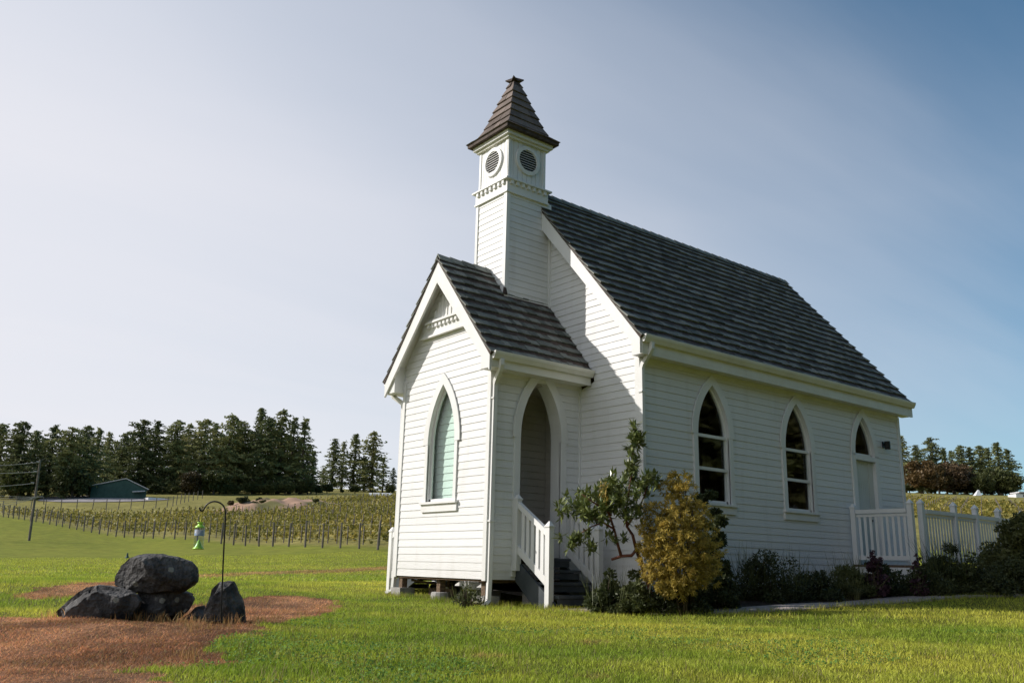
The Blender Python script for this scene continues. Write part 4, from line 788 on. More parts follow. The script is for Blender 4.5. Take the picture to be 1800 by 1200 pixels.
downspout([(-2.30, -1.93, 3.86), (-2.30, -1.93, 3.76), (-2.28, -1.88, 3.68), (-2.20, -1.64, 3.52), (-2.185, -1.60, 3.44), (-2.185, -1.595, 2.), (-2.185, -1.595, .0), (-2.20, -1.60, gzn+.10), (-2.29, -1.64, gzn+.04), (-2.36, -1.68, gzn+.03)])
downspout([(-2.30, 1.93, 3.86), (-2.30, 1.93, 3.76), (-2.28, 1.88, 3.68), (-2.20, 1.64, 3.52), (-2.185, 1.60, 3.44), (-2.185, 1.595, 0), (-2.20, 1.60, gz(-2.2, 1.6)+.10), (-2.32, 1.66, gz(-2.2, 1.6)+.03)])
downspout([(.0, -3.46, 4.29), (.0, -3.46, 4.18), (.0, -3.41, 4.10), (.0, -3.24, 3.92), (.0, -3.205, 3.84), (.0, -3.205, 2.), (.0, -3.205, -.3)])
for x_, y_, z_ in ((-2.185, -1.565, 3.2), (-2.185, -1.565, 1.0), (.0, -3.175, 3.4), (.0, -3.175, 1.2)): part('downspout_strap', MB().box(x_-.055, x_+.055, y_-.075, y_+.03, z_-.015, z_+.015), M['white'])

# porch gable: board-and-batten, dentil shelf, belt
gx = -P_-.026
gab = part('gable_panel', MB().prism([(gx, -.62, 5.02), (gx, .62, 5.02), (gx, .0, 5.80)], (.02, 0, 0)), M['white'])
for k in range(-3, 4):
    y_ = k*.14; zt = 5.78-abs(y_)*1.22; add('batten', MB().box(gx-.022, gx, y_-.022, y_+.022, 5.0, zt), M['white'], gab)
belt = part('gable_belt', MB().box(gx-.035, gx+.02, -.83, .83, 4.76, 5.0), M['white'])
add('shelf', MB().box(gx-.115, gx+.02, -.66, .66, 5.0, 5.045), M['white'], belt); add('belt_moulding', MB().box(gx-.075, gx+.02, -.88, .88, 4.72, 4.76), M['white'], belt)
for k in range(9): y_ = -.56+k*.14; add('dentil', MB().box(gx-.085, gx-.035, y_-.038, y_+.038, 4.915, 4.999), M['white'], belt)

# tower: belt, belfry, cornice, spire
def ringbox(h0, h1, z0, z1):      # square ring around the tower axis, outer half size h1
    return MB().box(TXC-h1, TXC+h1, -h1, h1, z0, z1)
tb = part('tower_belt', ringbox(0, TH+.035, 7.95, 8.20), M['white']); add('shelf', ringbox(0, TH+.10, 8.20, 8.235), M['white'], tb); add('belt_moulding', ringbox(0, TH+.055, 7.915, 7.95), M['white'], tb)
for k in range(7):
    t_ = -.46+k*.153
    for (mx_, my_) in ((TXC-TH-.035, t_), (TXC+t_, -TH-.035)):
        add('dentil', MB().box(mx_-.045, mx_+.045, my_-.035, my_+.035, 8.11, 8.199) if abs(mx_-(TXC-TH-.035)) < 1e-6 else MB().box(mx_-.035, mx_+.035, my_-.045, my_+.045, 8.11, 8.199), M['white'], tb)
UH = .505
bel = part('belfry', MB().box(TXC-UH, TXC+UH, -UH, UH, 8.235, 9.26), M['white'])
for k in range(8):                                # vertical boards
    t0_ = -UH+k*2*UH/8; t1_ = t0_+2*UH/8-.012
    add('board', MB().box(TXC-UH-.018, TXC-UH, t0_, t1_, 8.236, 9.25), M['siding'], bel); add('board', MB().box(TXC+t0_, TXC+t1_, -UH-.018, -UH, 8.236, 9.25), M['siding'], bel)
for yy_ in (-UH+.025, UH-.025): add('corner_batten', MB().box(TXC-UH-.036, TXC-UH-.018, yy_-.03, yy_+.03, 8.236, 9.25), M['white'], bel)
for xx_ in (TXC-UH+.0, TXC+UH-.025): add('corner_batten', MB().box(xx_-.03, xx_+.03, -UH-.036, -UH-.018, 8.236, 9.25), M['white'], bel)
def vent(Mp):
    zc = 8.80; N = 32; mb = MB()
    for i in range(N):
        a, b = 2*math.pi*i/N, 2*math.pi*(i+1)/N; mk = lambda r_, q, o: Mp(r_*math.cos(q), zc+r_*math.sin(q), o)
        mb.hexa([mk(.25, a, .019), mk(.33, a, .019), mk(.33, b, .019), mk(.25, b, .019)], [mk(.25, a, .065), mk(.33, a, .06), mk(.33, b, .06), mk(.25, b, .065)])
    v = part('round_vent', mb, M['white']); d = MB().poly([Mp(.26*math.cos(2*math.pi*i/N), zc+.26*math.sin(2*math.pi*i/N), .0195) for i in range(N)]); add('vent_backing', d, M['dark'], v)  # flat dark disc: the shade behind the louvres is put into its colour
    for k in range(9):
        z = zc-.215+k*.056; h = math.sqrt(max(.0, .25**2-(z-zc)**2))
        if h > .05: mb = MB(); mb.hexa([Mp(-h, z, .024), Mp(h, z, .024), Mp(h, z+.010, .024), Mp(-h, z+.010, .024)], [Mp(-h, z-.018, .050), Mp(h, z-.018, .050), Mp(h, z-.008, .050), Mp(-h, z-.008, .050)]); add('louvre', mb, M['white'], v)
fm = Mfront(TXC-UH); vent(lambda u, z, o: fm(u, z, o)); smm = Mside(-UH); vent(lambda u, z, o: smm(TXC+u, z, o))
part('cornice', MB().box(TXC-.64, TXC+.64, -.64, .64, 9.245, 9.38), M['white']); part('cornice_bed_mould', MB().box(TXC-TH-.05, TXC+TH+.05, -TH-.05, TH+.05, 9.19, 9.24), M['cream'])
SPZ = [(.80, 9.36), (.60, 9.60), (.055, 11.02)]
mb = MB()
for (h, z) in [(.735, 9.41), (.522, 9.60), (.05, 11.02)]: mb.v += [(TXC-h, -h, z), (TXC+h, -h, z), (TXC+h, h, z), (TXC-h, h, z)]
mb.v += [(TXC-.73, -.73, 9.335), (TXC+.73, -.73, 9.335), (TXC+.73, .73, 9.335), (TXC-.73, .73, 9.335)]
for a, b in ((0, 4), (4, 8)):
    for k in range(4): j = (k+1) % 4; mb.f.append((a+k, a+j, b+j, b+k))
for k in range(4): j = (k+1) % 4; mb.f.append((12+k, 12+j, j, k))
mb.f += [(15, 14, 13, 12), (8, 9, 10, 11)]
spire = part('spire_roof', mb, M['edge'])
def spire_face(ax):                                 # ax 0..3
    c, s_ = [(0, -1), (1, 0), (0, 1), (-1, 0)][ax]; tx, ty = -s_, c
    def p(u, h, z): return (TXC+c*h+tx*u, s_*h+ty*u, z)
    prof = [(.735, 9.412), (.522, 9.605), (.05, 11.025)]
    d = [0, math.dist(prof[0], prof[1]), 0]; d[2] = d[1]+math.dist(prof[1], prof[2])
    def hz(q): return np.interp(q, d, [x[0] for x in prof]), np.interp(q, d, [x[1] for x in prof])
    res = []; cuts = [-.01]+list(np.linspace(d[1]-.03, d[2]-.22, 7)); n = len(cuts)
    for i in range(n):
        q0 = cuts[i]; q1 = (cuts[i+1]+.05) if i+1 < n else d[2]
        h0, z0 = hz(q0); h1, z1 = hz(q1); u = -1.; nu = max(2, int(2*h0/.24)); es = sorted([-1, 1]+[(-1+2*(k+random.uniform(-.2, .2))/nu) for k in range(1, nu)])
        for a, b in zip(es[:-1], es[1:]):
            t = random.uniform(.022, .034); lo = [p(a*(h0+.01), h0+.004, z0), p(b*(h0+.01), h0+.004, z0), p(b*h1, h1-.02, z1), p(a*h1, h1-.02, z1)]; hi = [p(a*(h0+.02), h0+.004+t, z0+t*.35), p(b*(h0+.02), h0+.004+t, z0+t*.35), p(b*h1, h1-.004, z1), p(a*h1, h1-.004, z1)]
            res.append((lo, hi))
    return res
for ax in (0, 3):
    for lo, hi in spire_face(ax)[:22 if ax == 0 else 23]: add('shingle', MB().hexa(lo, hi), M['shingle_warm'], spire)
    rest = spire_face(ax)[22:] if False else []
joined('shingle_field', [q for ax in (1, 2) for q in spire_face(ax)], M['shingle_warm'], spire)
# low square cap with overhanging corners
mb = MB(); q_ = []
for k in range(8):
    a_ = math.pi/4+k*math.pi/4; r_ = .215 if k % 2 == 0 else .105; q_.append((TXC+r_*math.cos(a_), r_*math.sin(a_), 11.035 if k % 2 == 0 else 11.0))
mb.hexa([(p[0], p[1], p[2]-.03) for p in q_], q_)
n0 = len(mb.v); mb.v += q_+[(TXC, 0, 11.11)]
for k in range(8): mb.f.append((n0+k, n0+(k+1) % 8, n0+8))
add('spire_cap', mb, M['edge'], spire)

# foundation: piers, posts, beams under the porch
for x_, y_ in ((-2.12, 1.35), (-2.05, .1), (-2.05, -1.32), (-1.0, 1.3), (-1., 0), (-.9, -1.3)):
    zg = gz(x_, y_); pr_ = part('pier', MB().lathe((x_, y_, zg-.1), [(.20, 0), (.19, .18), (.18, .235), (.165, .245)], 14) if y_ == .1 else MB().box(x_-.17, x_+.17, y_-.17, y_+.17, zg-.1, zg+.17), M['concrete'])
    add('stub_post', MB().box(x_-.06, x_+.06, y_-.06, y_+.06, zg+.1, .02), M['wood'], pr_)
for y_ in (-1.3, .05, 1.3): part('beam', MB().box(-2.16, -.02, y_-.05, y_+.05, -.06, .118), M['wood'])
for x_ in (-2.17, -1.5, -.8): part('joist', MB().box(x_-.03, x_+.03, -1.48, 1.48, -.035, .117), M['wood'])
part('brace', MB().hexa([(-2.0, 1.25, -.1), (-1.95, 1.25, -.1), (-1.2, .75, -.22), (-1.25, .75, -.22)], [(-2.0, 1.25, -.06), (-1.95, 1.25, -.06), (-1.2, .75, -.18), (-1.25, .75, -.18)]), M['wood'])
part('brace', MB().hexa([(-1.6, .35, -.36), (-1.6, 1.2, -.36), (-1.56, 1.2, -.36), (-1.56, .35, -.36)], [(-1.6, .35, -.22), (-1.6, 1.2, -.22), (-1.56, 1.2, -.22), (-1.56, .35, -.22)]), M['wood'])
part('foundation_skirt', MB().box(.02, LN-.02, -HW+.02, HW-.02, -.6, -.27), M['concrete'])

# ------------------------------------------------------------------ stairs to the porch
def newel(x, y, z0, z1, h=.055, mat='white', parent=None, cap=.035):
    mb = MB().box(x-h, x+h, y-h, y+h, z0, z1-.10); o = add('newel_post', mb, M[mat], parent)
    c = MB().box(x-h-.012, x+h+.012, y-h-.012, y+h+.012, z1-.10, z1-.075); k = h+.004
    c.hexa([(x-k, y-k, z1-.075), (x+k, y-k, z1-.075), (x+k, y+k, z1-.075), (x-k, y+k, z1-.075)], [(x-.012, y-.012, z1), (x+.012, y-.012, z1), (x+.012, y+.012, z1), (x-.012, y+.012, z1)])
    add('post_cap', c, M[mat], o); return o
def bar(x0, y0, z0, x1, y1, z1, w, h):              # plumb-cut rail from a to b; z = top
    d = Vector((x1-x0, y1-y0, 0)).normalized(); n = Vector((-d.y, d.x, 0))*w/2
    return MB().hexa([(x0-n.x, y0-n.y, z0-h), (x0+n.x, y0+n.y, z0-h), (x0+n.x, y0+n.y, z0), (x0-n.x, y0-n.y, z0)], [(x1-n.x, y1-n.y, z1-h), (x1+n.x, y1+n.y, z1-h), (x1+n.x, y1+n.y, z1), (x1-n.x, y1-n.y, z1)])
def stair_flight(sg, label, ext=0.):
    Y = lambda v: sg*(v+(ext if v > 2. else 0)); zg = gz(-1, Y(2.5)); st = thing('porch_stairs', (-1.03, Y(2.), zg), label, 'stairs')
    zf = .40; n = 4; rise = (zf-zg)/n; run = .27
    for k in range(n):
        z = zf-k*rise-(0 if k == 0 else 0); y0 = 1.58+k*run if k else 1.575
        add('tread', MB().box(-1.53, -.53, *sorted((Y(y0), Y(y0+run+.02))), z-.045-(.01 if k == 0 else 0), z-(.01 if k == 0 else 0)), M['stair'], st)
        add('riser', MB().box(-1.52, -.54, *sorted((Y(y0+run-.03), Y(y0+run-.01))), z-.16, z-.055), M['stair'], st)
    for x_ in (-1.585, -.53):
        add('stringer', MB().hexa([(x_, Y(1.56), .36), (x_, Y(2.62), zg+.08), (x_, Y(2.62), zg-.1), (x_, Y(2.2), zg-.1), (x_, Y(1.56), -.02)], [(x_+.05, Y(1.56), .36), (x_+.05, Y(2.62), zg+.08), (x_+.05, Y(2.62), zg-.1), (x_+.05, Y(2.2), zg-.1), (x_+.05, Y(1.56), -.02)]), M['stair'], st)
    for x_ in (-1.615, -.45):
        newel(x_, Y(1.63), .16, 1.50, parent=st); newel(x_, Y(2.52), zg-.05, 1.0, parent=st)
        add('handrail', bar(x_, Y(1.68), 1.36, x_, Y(2.47), .86, .085, .11), M['white'], st); add('bottom_rail', bar(x_, Y(1.68), .60, x_, Y(2.47), .06, .05, .15), M['white'], st)
        for k in range(5):
            t = (k+1)/6; y_ = 1.68+.79*t; zt = 1.36-.50*t-.05; zb = .60-.54*t-.08; add('baluster', MB().box(x_-.016, x_+.016, *sorted((Y(y_-.042), Y(y_+.042))), zb, zt), M['white'], st)
    return st
stair_flight(-1, 'dark painted porch steps with white slatted handrails on the near side'); stair_flight(1, 'porch steps on the far side, only a white rail post showing', .20)

# ------------------------------------------------------------------ deck and railing at the side door
deck = thing('deck_railing', (8.5, -4., gz(8.5, -4.)), 'white slatted railing round the raised deck at the side door', 'railing')
add('deck_floor', MB().box(6.7, 13.6, -4.62, -HW-.05, .40, .45), M['wood'], deck); add('deck_skirt', MB().box(6.74, 13.6, -4.60, -4.55, -.05, .398), M['white'], deck); add('deck_skirt', MB().box(6.70, 6.739, -4.55, -HW-.05, -.05, .398), M['white'], deck)
newel(6.72, -3.27, .45, 1.77, parent=deck); newel(6.76, -4.56, .0, 1.82, .055, parent=deck); newel(7.10, -4.62, .0, 1.84, .055, parent=deck)
posts = [8.58, 9.62, 10.80, 12.1, 13.4]
for x_ in posts: newel(x_, -4.62, .0, 1.87, .055, parent=deck)
def rail_run(x0, y0, x1, y1, n, top=1.63):
    add('handrail', bar(x0, y0, top, x1, y1, top, .10, .085), M['white'], deck); add('bottom_rail', bar(x0, y0, .64, x1, y1, .64, .05, .09), M['white'], deck); add('sub_rail', bar(x0, y0, top-.10, x1, y1, top-.10, .04, .06), M['white'], deck)
    d = Vector((x1-x0, y1-y0, 0)); ln = d.length; d.normalize()
    for k in range(n):
        t = (k+.5)/n*ln; c = Vector((x0, y0, 0))+d*t; a = c-d*.030; b = c+d*.030; m_ = bar(a.x, a.y, top-.12, b.x, b.y, top-.12, .018, .96); add('baluster', m_, M['white'], deck)
rail_run(6.72, -3.34, 6.75, -4.49, 9)
xs = [7.17]+posts
for a_, b_ in zip(xs[:-1], xs[1:]): rail_run(a_+.07, -4.62, b_-.07, -4.62, int((b_-a_)/.14))

# ------------------------------------------------------------------ wall lamp
lamp = thing('wall_lamp', (8.44, -HW-.03, 3.28), 'small black wall lamp beside the side door', 'lamp')
add('back_plate', MB().box(8.40, 8.50, -HW-.045, -HW-.022, 3.21, 3.36), M['black'], lamp); add('lamp_body', MB().tube([(8.45, -HW-.13, 3.17), (8.45, -HW-.13, 3.36)], [.065, .065], 12), M['black'], lamp); add('arm', MB().box(8.43, 8.47, -HW-.11, -HW-.045, 3.27, 3.31), M['black'], lamp)

# ------------------------------------------------------------------ boulders
def boulder(px_pts, s, depth, label, seed, z=None, sharp=.0):
    P = [at(60+a/3.3333, 860+b/3.3333, s) for a, b in px_pts]; cx_ = sum((p for p in P), Vector())/len(P); rh = Vector((RH[0], RH[1], 0)); fh = Vector((FH[0], FH[1], 0))
    pl = [((p-cx_).dot(rh), (p-cx_).z) for p in P]; dense = []
    m = len(pl)
    for i in range(m):
        p0, p1, p2, p3 = pl[i-1], pl[i], pl[(i+1) % m], pl[(i+2) % m]
        for k in range(9):
            t = k/9; q = [.5*((2*p1[c])+(-p0[c]+p2[c])*t*.8+(2*p0[c]-5*p1[c]+4*p2[c]-p3[c])*t*t*.8+(-p0[c]+3*p1[c]-3*p2[c]+p3[c])*t**3*.8) if 0 else p1[c]*(1-t)+p2[c]*t for c in range(2)]; dense.append(q)
    D_ = np.array(dense); n = len(D_); g = np.random.default_rng(seed); N = 34; V = []
    for i in range(N+1):
        t = -1+2*i/N; t = math.copysign(abs(t)**.85, t); k = (1-abs(t)**2.3)**.55
        V.append(np.stack([D_[:, 0]*k, np.full(n, t*depth), D_[:, 1]*k], -1))
    V = np.array(V); flat = V.reshape(-1, 3)
    # chip flat facets on the front and back, leaving the outline standing
    for _ in range(20):
        nd = unit(g.normal(size=3)*np.array((.8, 1.2, .8))); ext = np.max(flat@nd); lim = ext*g.uniform(.66, .90); over = flat@nd-lim; mk = (over > 0) & (np.abs(flat[:, 1]) > .16*depth); flat[mk] -= np.outer(over[mk], nd)*.97
    def n3(p, f, sd): return vnoise(p[:, 0]+p[:, 1]*.71, p[:, 2]+p[:, 1]*.53, f, sd)-.5
    nr = unit(flat); flat += nr*(n3(flat, 4, seed)*.028-np.abs(n3(flat, 9, seed+1))*.022+n3(flat, 20, seed+2)*.011+n3(flat, 45, seed+3)*.007)[:, None]
    W_ = np.array(cx_)+flat[:, :1]*np.array(rh)+flat[:, 1:2]*np.array(fh)+flat[:, 2:3]*np.array((0, 0, 1)); W_ = W_-np.array(cx_)
    i, j = np.meshgrid(np.arange(N), np.arange(n), indexing='ij'); j2 = (j+1) % n; F = np.stack([i*n+j, i*n+j2, (i+1)*n+j2, (i+1)*n+j], -1).reshape(-1, 4)
    o = npmesh('boulder', W_, F, M['rock']); o.location = cx_; me = o.data; bm = bmesh.new(); bm.from_mesh(me); bmesh.ops.remove_doubles(bm, verts=bm.verts, dist=.002); bmesh.ops.recalc_face_normals(bm, faces=bm.faces); bm.to_mesh(me); bm.free(); me.polygons.foreach_set('use_smooth', [True]*len(me.polygons))
    try: me.set_sharp_from_angle(angle=R(32))
    except Exception: pass
    return tag(o, label, 'boulder')
boulder([(470, 555), (480, 500), (510, 450), (560, 400), (630, 380), (750, 380), (850, 395), (920, 420), (960, 455), (970, 500), (960, 540), (920, 575), (870, 602), (700, 612), (590, 608), (540, 590), (490, 572)], 9.75, .36, 'largest dark boulder with pale lichen rings, perched on top of the pile', 31)
boulder([(140, 715), (160, 690), (230, 630), (310, 570), (365, 550), (450, 565), (540, 590), (600, 620), (622, 655), (605, 690), (575, 740), (550, 782), (450, 792), (330, 785), (200, 765), (150, 745)], 9.45, .38, 'sloping grey boulder leaning at the left of the pile, pointed at its left end', 32)
boulder([(575, 625), (640, 590), (760, 588), (870, 592), (920, 606), (942, 640), (930, 670), (900, 712), (860, 748), (800, 782), (700, 790), (580, 775), (560, 700)], 9.85, .34, 'dark shaded boulder under the largest one', 33)
boulder([(985, 800), (1000, 700), (1020, 640), (1050, 562), (1080, 540), (1130, 532), (1170, 535), (1192, 570), (1220, 630), (1237, 690), (1242, 760), (1240, 815), (1100, 825)], 9.7, .23, 'upright rounded stone standing behind the iron hook', 34)
boulder([(858, 790), (870, 750), (910, 715), (950, 685), (992, 682), (1010, 720), (1015, 790), (940, 800)], 9.9, .16, 'small dark stone wedged beside the upright stone', 35)

# ------------------------------------------------------------------ iron hook and hanging trap
SH = 9.40
def hz_(a, b, s=SH): return at(60+a/3.3333, 860+b/3.3333, s)
hook = thing('shepherd_hook', hz_(1093, 805), 'thin black iron shepherd hook stuck in the ground by the upright stone', 'hook')
line = [(1092, 830), (1096, 700), (1103, 540), (1109, 400), (1115, 280), (1121, 170), (1121, 135), (1113, 102), (1095, 82), (1070, 71), (1045, 71), (1020, 82), (1003, 100), (993, 118), (982, 125), (973, 120), (969, 104)]
add('rod', MB().tube([hz_(*q) for q in smooth_line(line, 4)], .0085, 8), M['black'], hook, smooth=True); add('foot_step', MB().tube([hz_(1094, 768), hz_(1045, 770), hz_(1006, 768), hz_(1001, 776), hz_(1001, 830)], .007, 6), M['black'], hook)
tc_ = hz_(968, 350); trap = thing('insect_trap', tc_, 'lime green and clear plastic insect trap hanging from the iron hook', 'trap')
lean = (hz_(975, 190)-hz_(962, 350)); L_ = lean.length
def tp(t): return hz_(962, 350)+lean*t
add('cord', MB().tube([hz_(981, 126), hz_(979, 160), tp(1.0)], .004, 5), M['yellowcord'], trap)
def spin(prof, n=18):
    mb = MB(); base = len(mb.v); m = len(prof)
    for r_, t in prof:
        c = tp(t)
        for k in range(n): q = 2*math.pi*k/n; mb.v.append((c.x+r_*math.cos(q), c.y+r_*math.sin(q), c.z))
    for i in range(m-1):
        for k in range(n): j = (k+1) % n; o = i*n; mb.f.append((o+k, o+j, o+n+j, o+n+k))
    return mb
add('cap', spin([(.005, 1.0), (.034, 1.0), (.034, .965), (.024, .96), (.024, .90), (.040, .86), (.052, .82), (.052, .79)]), M['lime'], trap, smooth=True); add('bottle', spin([(.050, .80), (.050, .6), (.047, .5), (.05, .4), (.05, .05)]), M['trapglass'], trap, smooth=True)
add('label_band', spin([(.0505, .72), (.0505, .50)]), M['liquid'], trap, smooth=True); add('inner_cone', spin([(.048, .06), (.03, .16), (.008, .34), (.001, .35)]), M['lime'], trap, smooth=True); add('base', spin([(.001, .0), (.055, .0), (.058, .03), (.05, .07), (.001, .07)]), M['lime'], trap, smooth=True)

# ------------------------------------------------------------------ barn, pole, sheds and small far things
def gable_barn(name, px0, px1, ybase, yeave, yapex, s, length, label):
    a = at(px0, ybase, s); b = at(px1, ybase, s); z0 = min(gz(a.x, a.y), gz(b.x, b.y))-.6; ze = at(px1, yeave, s).z; za = at((px0+px1)/2, yapex, s).z
    d = Vector((b.x-a.x, b.y-a.y, 0)); w = d.length; d.normalize(); bk = Vector((-d.y, d.x, 0)); bk = (bk-d*.55).normalized()
    r = thing(name, (a+b)/2, label, 'barn'); A0 = Vector((a.x, a.y, 0)); B0 = Vector((b.x, b.y, 0)); C0 = A0+(B0-A0)*.6
    def v(p, z): return (p.x, p.y, z)
    prof = [v(A0, z0), v(B0, z0), v(B0, ze), v(C0, za), v(A0, ze+.5)]; vec = bk*length
    add('wall', MB().prism(prof, vec), M['barn'], r)
    for p, q, zp, zq in ((A0-d*.5, C0, ze+.45, za+.12), (C0, B0+d*.4, za+.12, ze-.05)):
        add('roof', MB().hexa([v(p-bk*.4, zp), v(q-bk*.4, zq), v(q+bk*(length+.4), zq), v(p+bk*(length+.4), zp)], [v(p-bk*.4, zp+.18), v(q-bk*.4, zq+.18), v(q+bk*(length+.4), zq+.18), v(p+bk*(length+.4), zp+.18)]), M['barnroof'], r)
    e0 = A0+d*w*.74-bk*.1; e1 = A0+d*w*.96-bk*.1; add('canopy', MB().hexa([v(e0-bk*1.6, ze-.75), v(e1-bk*1.6, ze-.55), v(e1, ze-.30), v(e0, ze-.5)], [v(e0-bk*1.6, ze-.65), v(e1-bk*1.6, ze-.45), v(e1, ze-.2), v(e0, ze-.4)]), M['barnroof'], r)
    for k in range(3): f0 = A0+d*w*(.12+.2*k)-bk*.03; f1 = f0+d*w*.12; add('door_panel', MB().hexa([v(f0, z0), v(f1, z0), v(f1, z0+3.2), v(f0, z0+3.2)], [v(f0-bk*.05, z0), v(f1-bk*.05, z0), v(f1-bk*.05, z0+3.2), v(f0-bk*.05, z0+3.2)]), M['barn'], r)
    return r
gable_barn('barn', 158, 256, 875, 860, 842, 200, 18, 'dark green metal barn with pale roof at the edge of the left wood')
q = at(257, 876, 196); add('concrete_slab', MB().box(q.x, q.x+3.6, q.y-1.5, q.y+1.5, gz(q.x, q.y)-.2, gz(q.x, q.y)+.5), M['tank'], label='pale low slab lying at the right end of the green barn', cat='slab')
pole_b = at(51, 951, 95); pole_t = at(71, 807, 95); pole = thing('utility_pole', pole_b, 'leaning weathered utility pole standing in the lawn at the far left', 'pole')
add('shaft', MB().tube([pole_b-Vector((0, 0, .5)), (pole_b+pole_t)/2, pole_t], [.135, .12, .10], 10), M['post'], pole)
for i, (ly, ry, lx, sag) in enumerate([(806, 812, 70, .9), (829, 829, 65, .5), (835, 849, 60, 1.0)]):
    a = at(lx, ry, 95); b = at(-260, ly-14, 88); pts = [a.lerp(b, k/14)-Vector((0, 0, sag*4*(k/14)*(1-k/14))) for k in range(15)]; add('cable', MB().tube(pts, .035, 5), M['wire'], pole); add('insulator', MB().tube([a, a.lerp(b, .02)], .10, 7), M['wire'], pole)
for i in range(5):
    a = at(76-i*.5, 873-i*.3, 95); b = at(-260, 810+i*9, 88); pts = [a.lerp(b, k/14)-Vector((0, 0, (1.0+.25*i)*4*(k/14)*(1-k/14))) for k in range(15)]; add('cable', MB().tube(pts, .025, 5), M['wire'], pole)
add('bracket', MB().tube([at(60, 871, 95), at(77, 873, 95), at(77, 886, 95)], .05, 5), M['post'], pole)
for i, px in enumerate((652, 659, 668, 676, 684)):
    p = at(px, 884, 196); z = gz(p.x, p.y); w = 1.25; add('storage_tank', MB().tube([(p.x-w*RH[0]*.45, p.y-w*RH[1]*.45, z+.75), (p.x+w*RH[0]*.45, p.y+w*RH[1]*.45, z+.75)], .55, 12), M['tank'], label=f'white storage tank lying below the firs beside the porch, {["first", "second", "third", "fourth", "fifth"][i]} from the left', cat='tank', group='white tanks')
p = at(1718, 870, 250); z = gz(p.x, p.y); rr_ = Vector((RH[0], RH[1], 0)); ff_ = Vector((FH[0], FH[1], 0))
add('tent', MB().hexa([tuple(Vector((p.x, p.y, z))+rr_*a+ff_*b) for a, b in ((-.9, -.9), (.8, -.9), (.8, .9), (-.9, .9))], [tuple(Vector((p.x, p.y, z+1.7))+rr_*a+ff_*b) for a, b in ((.3, -.1), (.6, -.1), (.6, .1), (.3, .1))]), M['tank'], label='small white pointed tent at the edge of the trees right of the chapel', cat='tent')
p = at(1797, 866, 240); z = gz(p.x, p.y); sh = thing('shed', p, 'low white shed at the right edge above the hillside vines', 'shed')
def rb(l0, l1, s0, s1, z0, z1): return MB().hexa([tuple(Vector((p.x, p.y, z+z0))+rr_*a+ff_*b) for a, b in ((l0, s0), (l1, s0), (l1, s1), (l0, s1))], [tuple(Vector((p.x, p.y, z+z1))+rr_*a+ff_*b) for a, b in ((l0, s0), (l1, s0), (l1, s1), (l0, s1))])
add('wall', rb(-1.8, 6, 0, 4, -.3, 1.0), M['tank'], sh); add('roof', rb(-1., 6.4, -.3, 4.3, 1.3, 1.6), M['barnroof'], sh); add('post', rb(-.8, -.6, .0, .2, 1., 1.3), M['post'], sh); add('window', rb(.2, 1.6, -.05, 0, .2, .8), M['dark'], sh)
p = at(226, 960, 62); z = gz(p.x, p.y); vb = thing('valve_cover', (p.x, p.y, z), 'tiny dark green cone standing alone in the lawn before the fence', 'marker'); add('cone', MB().lathe((p.x, p.y, z-.03), [(.16, 0), (.14, .08), (.07, .2), (.05, .36), (.02, .40)], 9), M['barn'], vb)

# ------------------------------------------------------------------ planting
def tubes_obj(name, lines, mat, parent):
    mb = MB()
    for pts, r0_, r1_ in lines: n = len(pts); mb.tube(pts, [r0_+(r1_-r0_)*i/(n-1) for i in range(n)], 7)
    return add(name, mb, mat, parent, smooth=True)
def rosettes(tips, dirs, n, L, W, g, spread=.9):
    P = []; A = []
    for t, d in zip(tips, dirs):
        d = np.array(d)/np.linalg.norm(d)
        for k in range(n):
            v = unit(d*g.uniform(-.1, .8)+g.normal(size=3)*spread); ln = L*g.uniform(.7, 1.15); A.append(v); P.append(np.array(t)+d*g.uniform(-.10, .02)+v*ln*.5)
    P = np.array(P); A = np.array(A); B = unit(np.cross(A, np.array((0, 0, 1.))+g.normal(size=A.shape)*.25)); n_ = len(P)
    return leafmesh(P, A, B, np.full(n_, L/2)*g.uniform(.75, 1.15, n_), np.full(n_, W/2)*g.uniform(.8, 1.2, n_), .25)
# glossy-leaved shrub in the corner by the steps: red limbs, leaves in rosettes
g = np.random.default_rng(5); b0 = Vector((.02, -3.42, gz(0, -3.4)+.02)); SB = 14.2
def sp_(px, py, ds=0.): return at(px, py, SB+ds)
limbs = [([b0, sp_(1119, 965), sp_(1110, 976), sp_(1092, 977), sp_(1075, 983, .05)], .035, .022), ([sp_(1119, 968), sp_(1112, 940), sp_(1102, 925), sp_(1100, 900), sp_(1106, 860), sp_(1112, 820), sp_(1113, 770)], .028, .008), ([sp_(1092, 977), sp_(1084, 950), sp_(1080, 930), sp_(1060, 918), sp_(1035, 905), sp_(1010, 890)], .026, .008), ([sp_(1080, 932), sp_(1070, 900), sp_(1064, 870), sp_(1060, 850)], .02, .007), ([sp_(1102, 925), sp_(1125, 890), sp_(1140, 850)], .018, .007), ([sp_(1060, 918), sp_(1040, 925), sp_(1015, 940)], .014, .006), ([sp_(1075, 905, -.1), sp_(1040, 880, -.2), sp_(1022, 868, -.25)], .016, .006), ([sp_(1100, 900), sp_(1085, 860, .15), sp_(1080, 835, .2)], .016, .006)]
rh_ = thing('evergreen_shrub', b0, 'open evergreen shrub with glossy leaves and red crooked limbs beside the porch steps', 'shrub'); tubes_obj('limb', limbs, M['redbark'], rh_)
tips = []; dirs = []
def tipset(pts, r, n, ds=.25):
    for _ in range(n):
        q = pts[g.integers(len(pts))]; p_ = np.array(sp_(q[0]+g.normal()*r, q[1]+g.normal()*r, g.normal()*ds)); tips.append(p_); dirs.append(unit(np.array((g.normal()*.6, g.normal()*.6-.2, .7))))
